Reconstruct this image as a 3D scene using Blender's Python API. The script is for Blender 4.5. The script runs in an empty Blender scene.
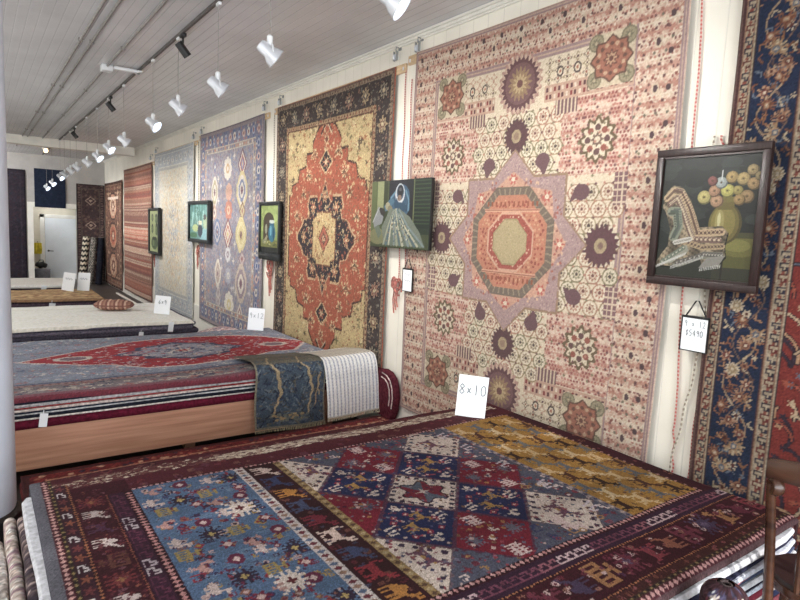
import bpy, bmesh, math, random
import numpy as np
from mathutils import Vector, Matrix
PI = math.pi
scene = bpy.context.scene
col = scene.collection
RS = np.random.RandomState(7)
random.seed(5)

# ------------------------------------------------------------------ colour / materials
def lin(c):
    c = np.asarray(c, float) / 255.0
    return np.where(c <= 0.04045, c / 12.92, ((c + 0.055) / 1.055) ** 2.4)
def lin4(c):
    return tuple(float(v) for v in lin(c)) + (1.0,)

def newmat(name):
    m = bpy.data.materials.new(name); m.use_nodes = True
    nt = m.node_tree; b = nt.nodes['Principled BSDF']
    return m, nt, b
def noise_node(nt, scale, detail=3.0, coord='Object', stretch=None):
    tc = nt.nodes.new('ShaderNodeTexCoord'); n = nt.nodes.new('ShaderNodeTexNoise')
    n.inputs['Scale'].default_value = scale; n.inputs['Detail'].default_value = detail
    if stretch:
        mp = nt.nodes.new('ShaderNodeMapping'); mp.inputs['Scale'].default_value = stretch
        nt.links.new(tc.outputs[coord], mp.inputs['Vector']); nt.links.new(mp.outputs['Vector'], n.inputs['Vector'])
    else:
        nt.links.new(tc.outputs[coord], n.inputs['Vector'])
    return n
def simple(name, c, rough=0.6, metal=0.0, var=0.12, scale=12.0, bump=0.0, stretch=None, coord='Object', c2=None, spec=0.5, emit=None):
    m, nt, b = newmat(name)
    n = noise_node(nt, scale, 4.0, coord, stretch)
    r = nt.nodes.new('ShaderNodeValToRGB')
    a = np.array(c, float)
    lo = np.clip(a * (1 - var), 0, 255); hi = np.clip(a * (1 + var), 0, 255)
    if c2 is not None: hi = np.array(c2, float); lo = a
    r.color_ramp.elements[0].position = 0.3; r.color_ramp.elements[1].position = 0.7
    r.color_ramp.elements[0].color = lin4(lo); r.color_ramp.elements[1].color = lin4(hi)
    nt.links.new(n.outputs['Fac'], r.inputs['Fac']); nt.links.new(r.outputs['Color'], b.inputs['Base Color'])
    b.inputs['Roughness'].default_value = rough; b.inputs['Metallic'].default_value = metal
    b.inputs['Specular IOR Level'].default_value = spec
    if bump:
        bp = nt.nodes.new('ShaderNodeBump'); bp.inputs['Strength'].default_value = bump; bp.inputs['Distance'].default_value = 0.01
        nt.links.new(n.outputs['Fac'], bp.inputs['Height']); nt.links.new(bp.outputs['Normal'], b.inputs['Normal'])
    if emit:
        b.inputs['Emission Color'].default_value = lin4(c); b.inputs['Emission Strength'].default_value = emit
    return m
def woven(name, rough=0.92, spec=0.15, bump=0.08, scale=420.0, gain=1.0):
    """knotted pattern: colour stored per knot in the mesh, pile texture from noise nodes"""
    m, nt, b = newmat(name)
    at = nt.nodes.new('ShaderNodeAttribute'); at.attribute_name = 'Col'
    n = noise_node(nt, scale, 2.0)
    mr = nt.nodes.new('ShaderNodeMapRange'); mr.inputs['To Min'].default_value = 0.86 * gain; mr.inputs['To Max'].default_value = 1.14 * gain
    nt.links.new(n.outputs['Fac'], mr.inputs['Value'])
    mx = nt.nodes.new('ShaderNodeVectorMath'); mx.operation = 'SCALE'
    nt.links.new(at.outputs['Color'], mx.inputs[0]); nt.links.new(mr.outputs['Result'], mx.inputs['Scale'])
    nt.links.new(mx.outputs['Vector'], b.inputs['Base Color'])
    b.inputs['Roughness'].default_value = rough; b.inputs['Specular IOR Level'].default_value = spec
    if bump:
        bp = nt.nodes.new('ShaderNodeBump'); bp.inputs['Strength'].default_value = bump; bp.inputs['Distance'].default_value = 0.004
        nt.links.new(n.outputs['Fac'], bp.inputs['Height']); nt.links.new(bp.outputs['Normal'], b.inputs['Normal'])
    return m
def planks(name, c, axis, period, groove=0.10, dark=0.62, rough=0.5, spec=0.5, var=0.05):
    m, nt, b = newmat(name)
    tc = nt.nodes.new('ShaderNodeTexCoord'); sp = nt.nodes.new('ShaderNodeSeparateXYZ')
    nt.links.new(tc.outputs['Object'], sp.inputs[0])
    dv = nt.nodes.new('ShaderNodeMath'); dv.operation = 'DIVIDE'; dv.inputs[1].default_value = period
    nt.links.new(sp.outputs[axis], dv.inputs[0])
    fr = nt.nodes.new('ShaderNodeMath'); fr.operation = 'FRACT'; nt.links.new(dv.outputs[0], fr.inputs[0])
    rp = nt.nodes.new('ShaderNodeValToRGB'); e = rp.color_ramp.elements
    e[0].position = 0.0; e[0].color = (0, 0, 0, 1); e[1].position = groove; e[1].color = (1, 1, 1, 1)
    nt.links.new(fr.outputs[0], rp.inputs['Fac'])
    n = noise_node(nt, 1.3, 4.0)
    r = nt.nodes.new('ShaderNodeValToRGB'); a = np.array(c, float)
    r.color_ramp.elements[0].position = .3; r.color_ramp.elements[1].position = .7
    r.color_ramp.elements[0].color = lin4(np.clip(a * (1 - var), 0, 255)); r.color_ramp.elements[1].color = lin4(np.clip(a * (1 + var), 0, 255))
    nt.links.new(n.outputs['Fac'], r.inputs['Fac'])
    mx = nt.nodes.new('ShaderNodeMix'); mx.data_type = 'RGBA'
    mx.inputs['A'].default_value = lin4(a * dark)
    nt.links.new(r.outputs['Color'], mx.inputs['B']); nt.links.new(rp.outputs['Color'], mx.inputs['Factor'])
    nt.links.new(mx.outputs['Result'], b.inputs['Base Color'])
    bp = nt.nodes.new('ShaderNodeBump'); bp.inputs['Strength'].default_value = 0.5; bp.inputs['Distance'].default_value = 0.006
    nt.links.new(rp.outputs['Color'], bp.inputs['Height']); nt.links.new(bp.outputs['Normal'], b.inputs['Normal'])
    b.inputs['Roughness'].default_value = rough; b.inputs['Specular IOR Level'].default_value = spec
    return m
def striped(name, colours, axis, period, rough=0.9, jitter=0.15):
    """cloth of repeated stripes along one axis"""
    m, nt, b = newmat(name)
    tc = nt.nodes.new('ShaderNodeTexCoord'); sp = nt.nodes.new('ShaderNodeSeparateXYZ')
    nt.links.new(tc.outputs['Object'], sp.inputs[0])
    n = noise_node(nt, 6.0, 2.0)
    ad = nt.nodes.new('ShaderNodeMath'); ad.operation = 'MULTIPLY_ADD'; ad.inputs[1].default_value = jitter * period
    nt.links.new(n.outputs['Fac'], ad.inputs[0]); nt.links.new(sp.outputs[axis], ad.inputs[2])
    dv = nt.nodes.new('ShaderNodeMath'); dv.operation = 'DIVIDE'; dv.inputs[1].default_value = period
    nt.links.new(ad.outputs[0], dv.inputs[0])
    fr = nt.nodes.new('ShaderNodeMath'); fr.operation = 'FRACT'; nt.links.new(dv.outputs[0], fr.inputs[0])
    rp = nt.nodes.new('ShaderNodeValToRGB'); rp.color_ramp.interpolation = 'CONSTANT'
    k = len(colours)
    while len(rp.color_ramp.elements) < k: rp.color_ramp.elements.new(0.5)
    for i, c in enumerate(colours):
        rp.color_ramp.elements[i].position = i / k; rp.color_ramp.elements[i].color = lin4(c)
    nt.links.new(fr.outputs[0], rp.inputs['Fac']); nt.links.new(rp.outputs['Color'], b.inputs['Base Color'])
    b.inputs['Roughness'].default_value = rough; b.inputs['Specular IOR Level'].default_value = 0.15
    return m

WOOL = woven('knotted_wool')
WOOLFAR = woven('knotted_wool_coarse', scale=160.0)
PAINT = woven('oil_paint_on_canvas', rough=0.45, spec=0.35, bump=0.05, scale=90.0)
M = {}
def W(c, var=0.22, scale=45.0):
    k = ('w',) + tuple(c)
    if k not in M: M[k] = simple('wool_%d_%d_%d' % tuple(c), c, 0.95, 0, var, scale, 0.5, spec=0.12)
    return M[k]
M['wall'] = planks('cream_painted_boards', (236, 231, 218), 1, 0.17, 0.06, 0.90, 0.55, 0.4)
M['ceiling'] = planks('grey_painted_beadboard', (212, 212, 214), 0, 0.085, 0.12, 0.80, 0.36, 0.5)
M['floor'] = planks('dark_floor_boards', (64, 58, 56), 0, 0.12, 0.05, 0.55, 0.45, 0.4, 0.2)
M['trim'] = simple('white_trim_paint', (232, 229, 220), 0.45, var=0.03, scale=4)
M['backwall'] = simple('beige_grey_plaster', (172, 168, 163), 0.85, var=0.05, scale=3)
M['alcove'] = simple('cream_plaster', (214, 206, 188), 0.85, var=0.04, scale=3)
M['door'] = simple('white_door_paint', (226, 230, 233), 0.4, var=0.02, scale=3)
M['column'] = simple('white_column_paint', (206, 212, 224), 0.5, var=0.03, scale=5, bump=0.05)
M['black'] = simple('black_paint', (24, 23, 24), 0.5, var=0.2)
M['darkmetal'] = simple('dark_metal', (52, 50, 50), 0.45, 0.6, 0.1)
M['greypipe'] = simple('grey_conduit', (150, 146, 142), 0.5, 0.2, 0.08)
M['chrome'] = simple('satin_silver', (216, 219, 224), 0.3, 0.35, 0.02)
M['white_enamel'] = simple('white_enamel', (228, 230, 232), 0.3, 0.0, 0.03)
M['bulb'] = simple('lit_bulb', (225, 238, 255), 0.3, emit=22.0, var=0.0)
M['bulbsoft'] = simple('soft_bulb', (235, 242, 255), 0.3, emit=2.0, var=0.0)
M['bulbwarm'] = simple('warm_bulb', (255, 214, 150), 0.3, emit=14.0, var=0.0)
M['steel'] = simple('galvanised_steel', (150, 152, 152), 0.4, 0.5, 0.1)
M['pine'] = simple('pine_board', (208, 160, 132), 0.55, var=0.1, scale=2.2, stretch=(0.7, 8, 16), bump=0.05, c2=(178, 126, 100))
M['railwood'] = simple('pale_batten_wood', (206, 178, 142), 0.6, var=0.1, scale=6, stretch=(4, 1, 8))
M['frame'] = simple('dark_stained_frame', (42, 27, 25), 0.38, var=0.25, scale=9, stretch=(6, 6, 1))
M['blackframe'] = simple('black_picture_frame', (30, 34, 36), 0.4, var=0.2)
M['card'] = simple('white_card', (246, 249, 253), 0.6, var=0.015, scale=3)
M['ink'] = simple('grey_marker_ink', (88, 98, 102), 0.6, var=0.15)
M['faintink'] = simple('faint_marker_ink', (150, 156, 162), 0.6, var=0.1)
M['bentwood'] = simple('bentwood_walnut', (50, 31, 25), 0.26, var=0.3, scale=5, stretch=(1, 1, 4), c2=(86, 56, 40))
M['seatleather'] = simple('dark_seat_leather', (38, 27, 27), 0.4, var=0.2)
M['cordred'] = striped('red_white_cord', [(176, 92, 88), (206, 172, 160)], 2, 0.022, 0.8, 0.3)
M['cordwhite'] = striped('white_green_cord', [(206, 198, 184), (146, 134, 118)], 2, 0.03, 0.8, 0.3)
M['tassel'] = simple('red_tassel_wool', (168, 108, 98), 0.9, var=0.2, scale=30)

# ------------------------------------------------------------------ object helpers
def tag(o, label=None, cat=None, group=None, kind=None):
    if label: o['label'] = label
    if cat: o['category'] = cat
    if group: o['group'] = group
    if kind: o['kind'] = kind
    return o
def empty(name, loc, label, cat, group=None, rz=0.0):
    o = bpy.data.objects.new(name, None); col.objects.link(o)
    o.location = loc; o.rotation_euler = (0, 0, rz); o.empty_display_size = 0.05
    return tag(o, label, cat, group)
def obj(name, bm, mat, parent=None, smooth=True, loc=None):
    me = bpy.data.meshes.new(name)
    bmesh.ops.recalc_face_normals(bm, faces=bm.faces)
    bm.to_mesh(me); bm.free()
    if smooth:
        me.polygons.foreach_set('use_smooth', [True] * len(me.polygons))
        try: me.set_sharp_from_angle(angle=0.7)
        except Exception: pass
    me.materials.append(mat)
    o = bpy.data.objects.new(name, me); col.objects.link(o)
    if parent: o.parent = parent
    if loc: o.location = loc
    return o
def struct(name, bm, mat, parent=None):
    o = obj(name, bm, mat, parent, smooth=False)
    o['kind'] = 'structure'
    return o
def copy_tree(o, parent=None):
    c = o.copy(); col.objects.link(c)
    if parent: c.parent = parent
    for ch in list(o.children): copy_tree(ch, c)
    return c
def box(bm, x0, y0, z0, x1, y1, z1, bev=0.0, mat=None):
    g = bmesh.ops.create_cube(bm, size=1.0)
    bmesh.ops.scale(bm, vec=(abs(x1 - x0), abs(y1 - y0), abs(z1 - z0)), verts=g['verts'])
    bmesh.ops.translate(bm, vec=((x0 + x1) / 2, (y0 + y1) / 2, (z0 + z1) / 2), verts=g['verts'])
    vs = g['verts']
    if bev:
        es = list({e for v in vs for e in v.link_edges})
        r = bmesh.ops.bevel(bm, geom=es, offset=bev, segments=2, affect='EDGES', profile=0.5)
        vs = list({v for f in r['faces'] for v in f.verts} | {v for v in vs if v.is_valid})
    if mat is not None:
        bmesh.ops.transform(bm, matrix=mat, verts=[v for v in vs if v.is_valid])
    return bm
def B(*a, **k):
    bm = bmesh.new(); box(bm, *a, **k); return bm
def tube(bm, pts, r, seg=8, caps=True, radii=None):
    pts = [Vector(p) for p in pts]; n = len(pts)
    rings = []; up = None
    for i, p in enumerate(pts):
        t = (pts[min(i + 1, n - 1)] - pts[max(i - 1, 0)]).normalized()
        if up is None:
            up = Vector((0, 0, 1)) if abs(t.z) < 0.9 else Vector((1, 0, 0))
        a = t.cross(up)
        if a.length < 1e-6: a = t.cross(Vector((0, 1, 0)))
        a.normalize(); b = a.cross(t).normalized(); up = b
        rr = radii[i] if radii else r
        rings.append([bm.verts.new(p + a * (math.cos(2 * PI * k / seg) * rr) + b * (math.sin(2 * PI * k / seg) * rr)) for k in range(seg)])
    for i in range(n - 1):
        for k in range(seg):
            bm.faces.new((rings[i][k], rings[i][(k + 1) % seg], rings[i + 1][(k + 1) % seg], rings[i + 1][k]))
    if caps:
        bm.faces.new(rings[0][::-1]); bm.faces.new(rings[-1])
    return bm
def T(pts, r, seg=8, radii=None):
    bm = bmesh.new(); tube(bm, pts, r, seg, True, radii); return bm
def lathe(bm, prof, seg=20, mat=None, cap=True):
    rings = []
    for r, z in prof:
        rings.append([bm.verts.new((r * math.cos(2 * PI * k / seg), r * math.sin(2 * PI * k / seg), z)) for k in range(seg)])
    for i in range(len(prof) - 1):
        for k in range(seg):
            bm.faces.new((rings[i][k], rings[i][(k + 1) % seg], rings[i + 1][(k + 1) % seg], rings[i + 1][k]))
    if cap:
        if prof[0][0] > 1e-6: bm.faces.new(rings[0][::-1])
        if prof[-1][0] > 1e-6: bm.faces.new(rings[-1])
    if mat is not None: bmesh.ops.transform(bm, matrix=mat, verts=[v for ring in rings for v in ring])
    return bm
def L(prof, seg=20, mat=None, cap=True):
    bm = bmesh.new(); lathe(bm, prof, seg, mat, cap); return bm

# ------------------------------------------------------------------ pattern painter (one knot = one vertex)
def rgb(c): return np.array(c, np.float32)
class Cv:
    def __init__(s, w, h, res, bg, x0=0.0, y0=0.0):
        s.w, s.h, s.x0, s.y0 = w, h, x0, y0
        s.nx, s.ny = int(round(w / res)) + 1, int(round(h / res)) + 1
        s.xs = x0 + np.linspace(0, w, s.nx); s.ys = y0 + np.linspace(0, h, s.ny)
        s.im = np.empty((s.ny, s.nx, 3), np.float32); s.im[:] = rgb(bg)
    def win(s, x0, y0, x1, y1):
        i0, i1 = np.searchsorted(s.xs, (x0, x1)); j0, j1 = np.searchsorted(s.ys, (y0, y1))
        return i0, i1, j0, j1
    def sub(s, x0, y0, x1, y1):
        i0, i1, j0, j1 = s.win(x0, y0, x1, y1)
        if i1 <= i0 or j1 <= j0: return None
        return s.xs[None, i0:i1], s.ys[j0:j1, None], s.im[j0:j1, i0:i1]
    def rect(s, x0, y0, x1, y1, c):
        i0, i1, j0, j1 = s.win(x0, y0, x1, y1); s.im[j0:j1, i0:i1] = rgb(c)
    def put(s, mask, v, c): v[np.broadcast_to(mask, v.shape[:2])] = rgb(c)
    def ell(s, cx, cy, rx, ry, c):
        q = s.sub(cx - rx, cy - ry, cx + rx, cy + ry)
        if q is None: return
        X, Y, v = q; s.put(((X - cx) / rx) ** 2 + ((Y - cy) / ry) ** 2 <= 1, v, c)
    def dia(s, cx, cy, rx, ry, c):
        q = s.sub(cx - rx, cy - ry, cx + rx, cy + ry)
        if q is None: return
        X, Y, v = q; s.put(abs(X - cx) / rx + abs(Y - cy) / ry <= 1, v, c)
    def octo(s, cx, cy, rx, ry, c, k=1.42):
        q = s.sub(cx - rx, cy - ry, cx + rx, cy + ry)
        if q is None: return
        X, Y, v = q; s.put(abs(X - cx) / rx + abs(Y - cy) / ry <= k, v, c)
    def flower(s, cx, cy, rx, ry, c, n=8, amp=0.22, ph=0.0):
        q = s.sub(cx - rx, cy - ry, cx + rx, cy + ry)
        if q is None: return
        X, Y, v = q; a = np.arctan2((Y - cy) / ry, (X - cx) / rx); r = np.hypot((X - cx) / rx, (Y - cy) / ry)
        s.put(r <= 1 - amp + amp * np.cos(n * a + ph), v, c)
    def star(s, cx, cy, rx, ry, c, n=8, inner=0.7, ph=0.0):
        q = s.sub(cx - rx, cy - ry, cx + rx, cy + ry)
        if q is None: return
        X, Y, v = q; a = (np.arctan2((Y - cy) / ry, (X - cx) / rx) + ph) / (2 * PI) * n
        t = abs((a + 0.5) % 1.0 - 0.5) * 2 * PI / n; r = np.hypot((X - cx) / rx, (Y - cy) / ry); b = PI / n
        s.put(r <= inner * math.sin(b) / (inner * math.sin(b) * np.cos(t) + (1 - inner * math.cos(b)) * np.sin(t)), v, c)
    def poly(s, pts, c):
        p = np.array(pts, float)
        q = s.sub(p[:, 0].min(), p[:, 1].min(), p[:, 0].max(), p[:, 1].max())
        if q is None: return
        X, Y, v = q; ins = np.zeros(v.shape[:2], bool)
        for (xa, ya), (xb, yb) in zip(p, np.roll(p, -1, 0)):
            if ya == yb: continue
            cr = ((Y >= ya) != (Y >= yb)) & (X < (xb - xa) * (Y - ya) / (yb - ya) + xa)
            ins ^= cr
        s.put(ins, v, c)
    def line(s, pts, wd, c):
        for (xa, ya), (xb, yb) in zip(pts[:-1], pts[1:]):
            q = s.sub(min(xa, xb) - wd, min(ya, yb) - wd, max(xa, xb) + wd, max(ya, yb) + wd)
            if q is None: continue
            X, Y, v = q; dx, dy = xb - xa, yb - ya; l2 = dx * dx + dy * dy + 1e-12
            t = np.clip(((X - xa) * dx + (Y - ya) * dy) / l2, 0, 1)
            s.put((X - xa - t * dx) ** 2 + (Y - ya - t * dy) ** 2 <= wd * wd / 4, v, c)
    def glyph(s, cx, cy, w, h, rows, c, flip=False, rot=0, c2=None):
        g = np.array([[{'#': 1, 'o': 2}.get(ch, 0) for ch in r] for r in rows])
        if flip: g = g[:, ::-1]
        g = np.rot90(g, rot)
        if rot % 2: w, h = h, w
        q = s.sub(cx - w / 2, cy - h / 2, cx + w / 2, cy + h / 2)
        if q is None: return
        X, Y, v = q
        ix = np.clip(((X - cx + w / 2) / w * g.shape[1]).astype(int), 0, g.shape[1] - 1)
        iy = np.clip(((cy + h / 2 - Y) / h * g.shape[0]).astype(int), 0, g.shape[0] - 1)
        k = g[np.broadcast_to(iy, v.shape[:2]), np.broadcast_to(ix, v.shape[:2])]
        v[k == 1] = rgb(c); v[k == 2] = rgb(c2 if c2 is not None else c)
    def dots(s, x0, y0, x1, y1, step, cols, r, jit=0.2, shape='ell', alt=True, skip=None):
        j = 0; y = y0 + step / 2
        while y < y1:
            x = x0 + step / 2 + (step / 2 if (alt and j % 2) else 0)
            while x < x1:
                if skip is None or not skip(x, y):
                    c = cols[RS.randint(len(cols))]; rr = r * (1 + RS.uniform(-.25, .25))
                    getattr(s, shape)(x + RS.uniform(-jit, jit) * step, y + RS.uniform(-jit, jit) * step, rr, rr, c)
                x += step
            y += step; j += 1
    def lattice(s, x0, y0, x1, y1, step, cols, r, regular=False, petal=0.0):
        """staggered field of small motifs"""
        q = s.sub(x0, y0, x1, y1)
        if q is None: return
        X, Y, v = q; jj = np.floor(Y / step).astype(int); xo = X / step + (jj % 2) * .5; ii = np.floor(xo).astype(int)
        dx = xo - ii - .5; dy = Y / step - jj - .5; d = np.hypot(dx, dy); a = np.arctan2(dy, dx)
        m = d < (r / step) * (1 + petal * np.cos(4 * a))
        k = (ii * 2 + jj) % len(cols) if regular else ((ii * 73856093) ^ (jj * 19349663)) // 7 % len(cols)
        lut = np.array(cols, np.float32); v[m] = lut[k][m]
    def frame(s, a, b, c):
        """band from inset a to inset b"""
        X0, Y0, X1, Y1 = s.x0, s.y0, s.x0 + s.w, s.y0 + s.h
        s.rect(X0 + a, Y0 + a, X1 - a, Y0 + b, c); s.rect(X0 + a, Y1 - b, X1 - a, Y1 - a, c)
        s.rect(X0 + a, Y0 + a, X0 + b, Y1 - a, c); s.rect(X1 - b, Y0 + a, X1 - a, Y1 - a, c)
    def ring_pts(s, inset, step):
        X0, Y0, X1, Y1 = s.x0 + inset, s.y0 + inset, s.x0 + s.w - inset, s.y0 + s.h - inset
        out = []; nx = max(1, int(round((X1 - X0) / step))); ny = max(1, int(round((Y1 - Y0) / step)))
        for k in range(nx): out += [(X0 + (X1 - X0) * k / nx, Y0, 0), (X1 - (X1 - X0) * k / nx, Y1, 0)]
        for k in range(ny): out += [(X1, Y0 + (Y1 - Y0) * k / ny, 1), (X0, Y1 - (Y1 - Y0) * k / ny, 1)]
        return out
    def finish(s, noise=0.07, abrash=0.05, wash=None, washk=0.0, jag=0.25, sat=1.0, gain=1.0):
        if jag > 0:
            jx = np.clip(np.arange(s.nx)[None, :] + np.rint(RS.normal(0, jag, (s.ny, s.nx))).astype(int), 0, s.nx - 1)
            jy = np.clip(np.arange(s.ny)[:, None] + np.rint(RS.normal(0, jag, (s.ny, s.nx))).astype(int), 0, s.ny - 1)
            s.im = s.im[jy, jx]
        if sat != 1.0:
            g = s.im.mean(-1, keepdims=True); s.im = g + (s.im - g) * sat
        n = 1 + RS.normal(0, noise, (s.ny, s.nx, 1))
        a = np.interp(np.arange(s.ny), np.linspace(0, s.ny, 24), RS.normal(0, abrash, 24))[:, None, None]
        im = s.im * n * (1 + a)
        if wash is not None: im = im * (1 - washk) + rgb(wash) * washk
        s.im = np.clip(im * gain, 3, 250); return s

def grid(name, cv, P, back, mat, parent=None, thick=True):
    """mesh whose vertices are the knots of the canvas; a skirt gives it thickness"""
    im = lin(cv.im); ny, nx = im.shape[:2]
    if thick:
        P2 = np.pad(P, ((1, 1), (1, 1), (0, 0)), mode='edge'); C2 = np.pad(im, ((1, 1), (1, 1), (0, 0)), mode='edge')
        bk = np.asarray(back, float)
        for sl in ((0, slice(None)), (-1, slice(None)), (slice(1, -1), 0), (slice(1, -1), -1)): P2[sl] += bk
        P, im = P2, C2; ny += 2; nx += 2
    me = bpy.data.meshes.new(name); nv = nx * ny
    me.vertices.add(nv); me.vertices.foreach_set('co', P.reshape(-1).astype(np.float32))
    idx = np.arange(nv).reshape(ny, nx)
    q = np.stack([idx[:-1, :-1], idx[:-1, 1:], idx[1:, 1:], idx[1:, :-1]], -1).reshape(-1)
    nf = (nx - 1) * (ny - 1)
    me.loops.add(nf * 4); me.loops.foreach_set('vertex_index', q.astype(np.int32))
    me.polygons.add(nf); me.polygons.foreach_set('loop_start', np.arange(0, nf * 4, 4, dtype=np.int32))
    me.polygons.foreach_set('use_smooth', np.ones(nf, bool))
    me.update(calc_edges=True)
    at = me.color_attributes.new('Col', 'FLOAT_COLOR', 'POINT')
    c4 = np.ones((nv, 4), np.float32); c4[:, :3] = im.reshape(-1, 3)
    at.data.foreach_set('color', c4.reshape(-1))
    me.materials.append(mat)
    o = bpy.data.objects.new(name, me); col.objects.link(o)
    if parent: o.parent = parent
    return o

# glyphs
BEAST = ["..........##.", ".........####", "#.......##.#.", "#########....", ".#########...", ".########....", ".##....##....", ".#.#...#.#...", ".#.#...#.#..."]
BEAST2 = [".#........#.#", "#.........###", "#........###.", "##########...", ".########o...", ".###oo###....", ".##....###...", ".#.#...#.#...", "##.##.##.##.."]
BIRD = ["......##..", "......###.", "......#...", "..#...#...", ".#######..", "########..", ".######...", "...#.#....", "..##.##..."]
BIRD2 = [".##.......", "###.......", ".#....#...", ".#...###..", ".#######..", "..######..", "...####...", "....#.....", "...##....."]
SMOT = ["####..", "#..#..", "#..###", "#....#", "#..###"]
ZIG = ["##...##...", ".#...#....", ".##..##..#", "..#...#..#", "..##..####"]
COMB = ["#########", "#.#.#.#.#", "#.#.#.#.#", "#########", "....#....", "..#####.."]
PRONG = ["#..#.#..#", ".#.#.#.#.", "..#####..", "####o####", "..#ooo#..", "####o####", "..#####..", ".#.#.#.#.", "#..#.#..#"]
CAMEL = ["..........#.#", "....##....###", "...####..##..", "..########...", ".########....", ".########....", ".#.#..#.#....", ".#.#..#.#....", ".#.#..#.#...."]
LATT = ["#.#.#.#.#", "#########", "#.#.#.#.#", "#########", "#.#.#.#.#"]
CLUST = ["##.##.##", "########", ".#.##.#.", "########", "##.##.##", ".#.##.#."]

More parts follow.
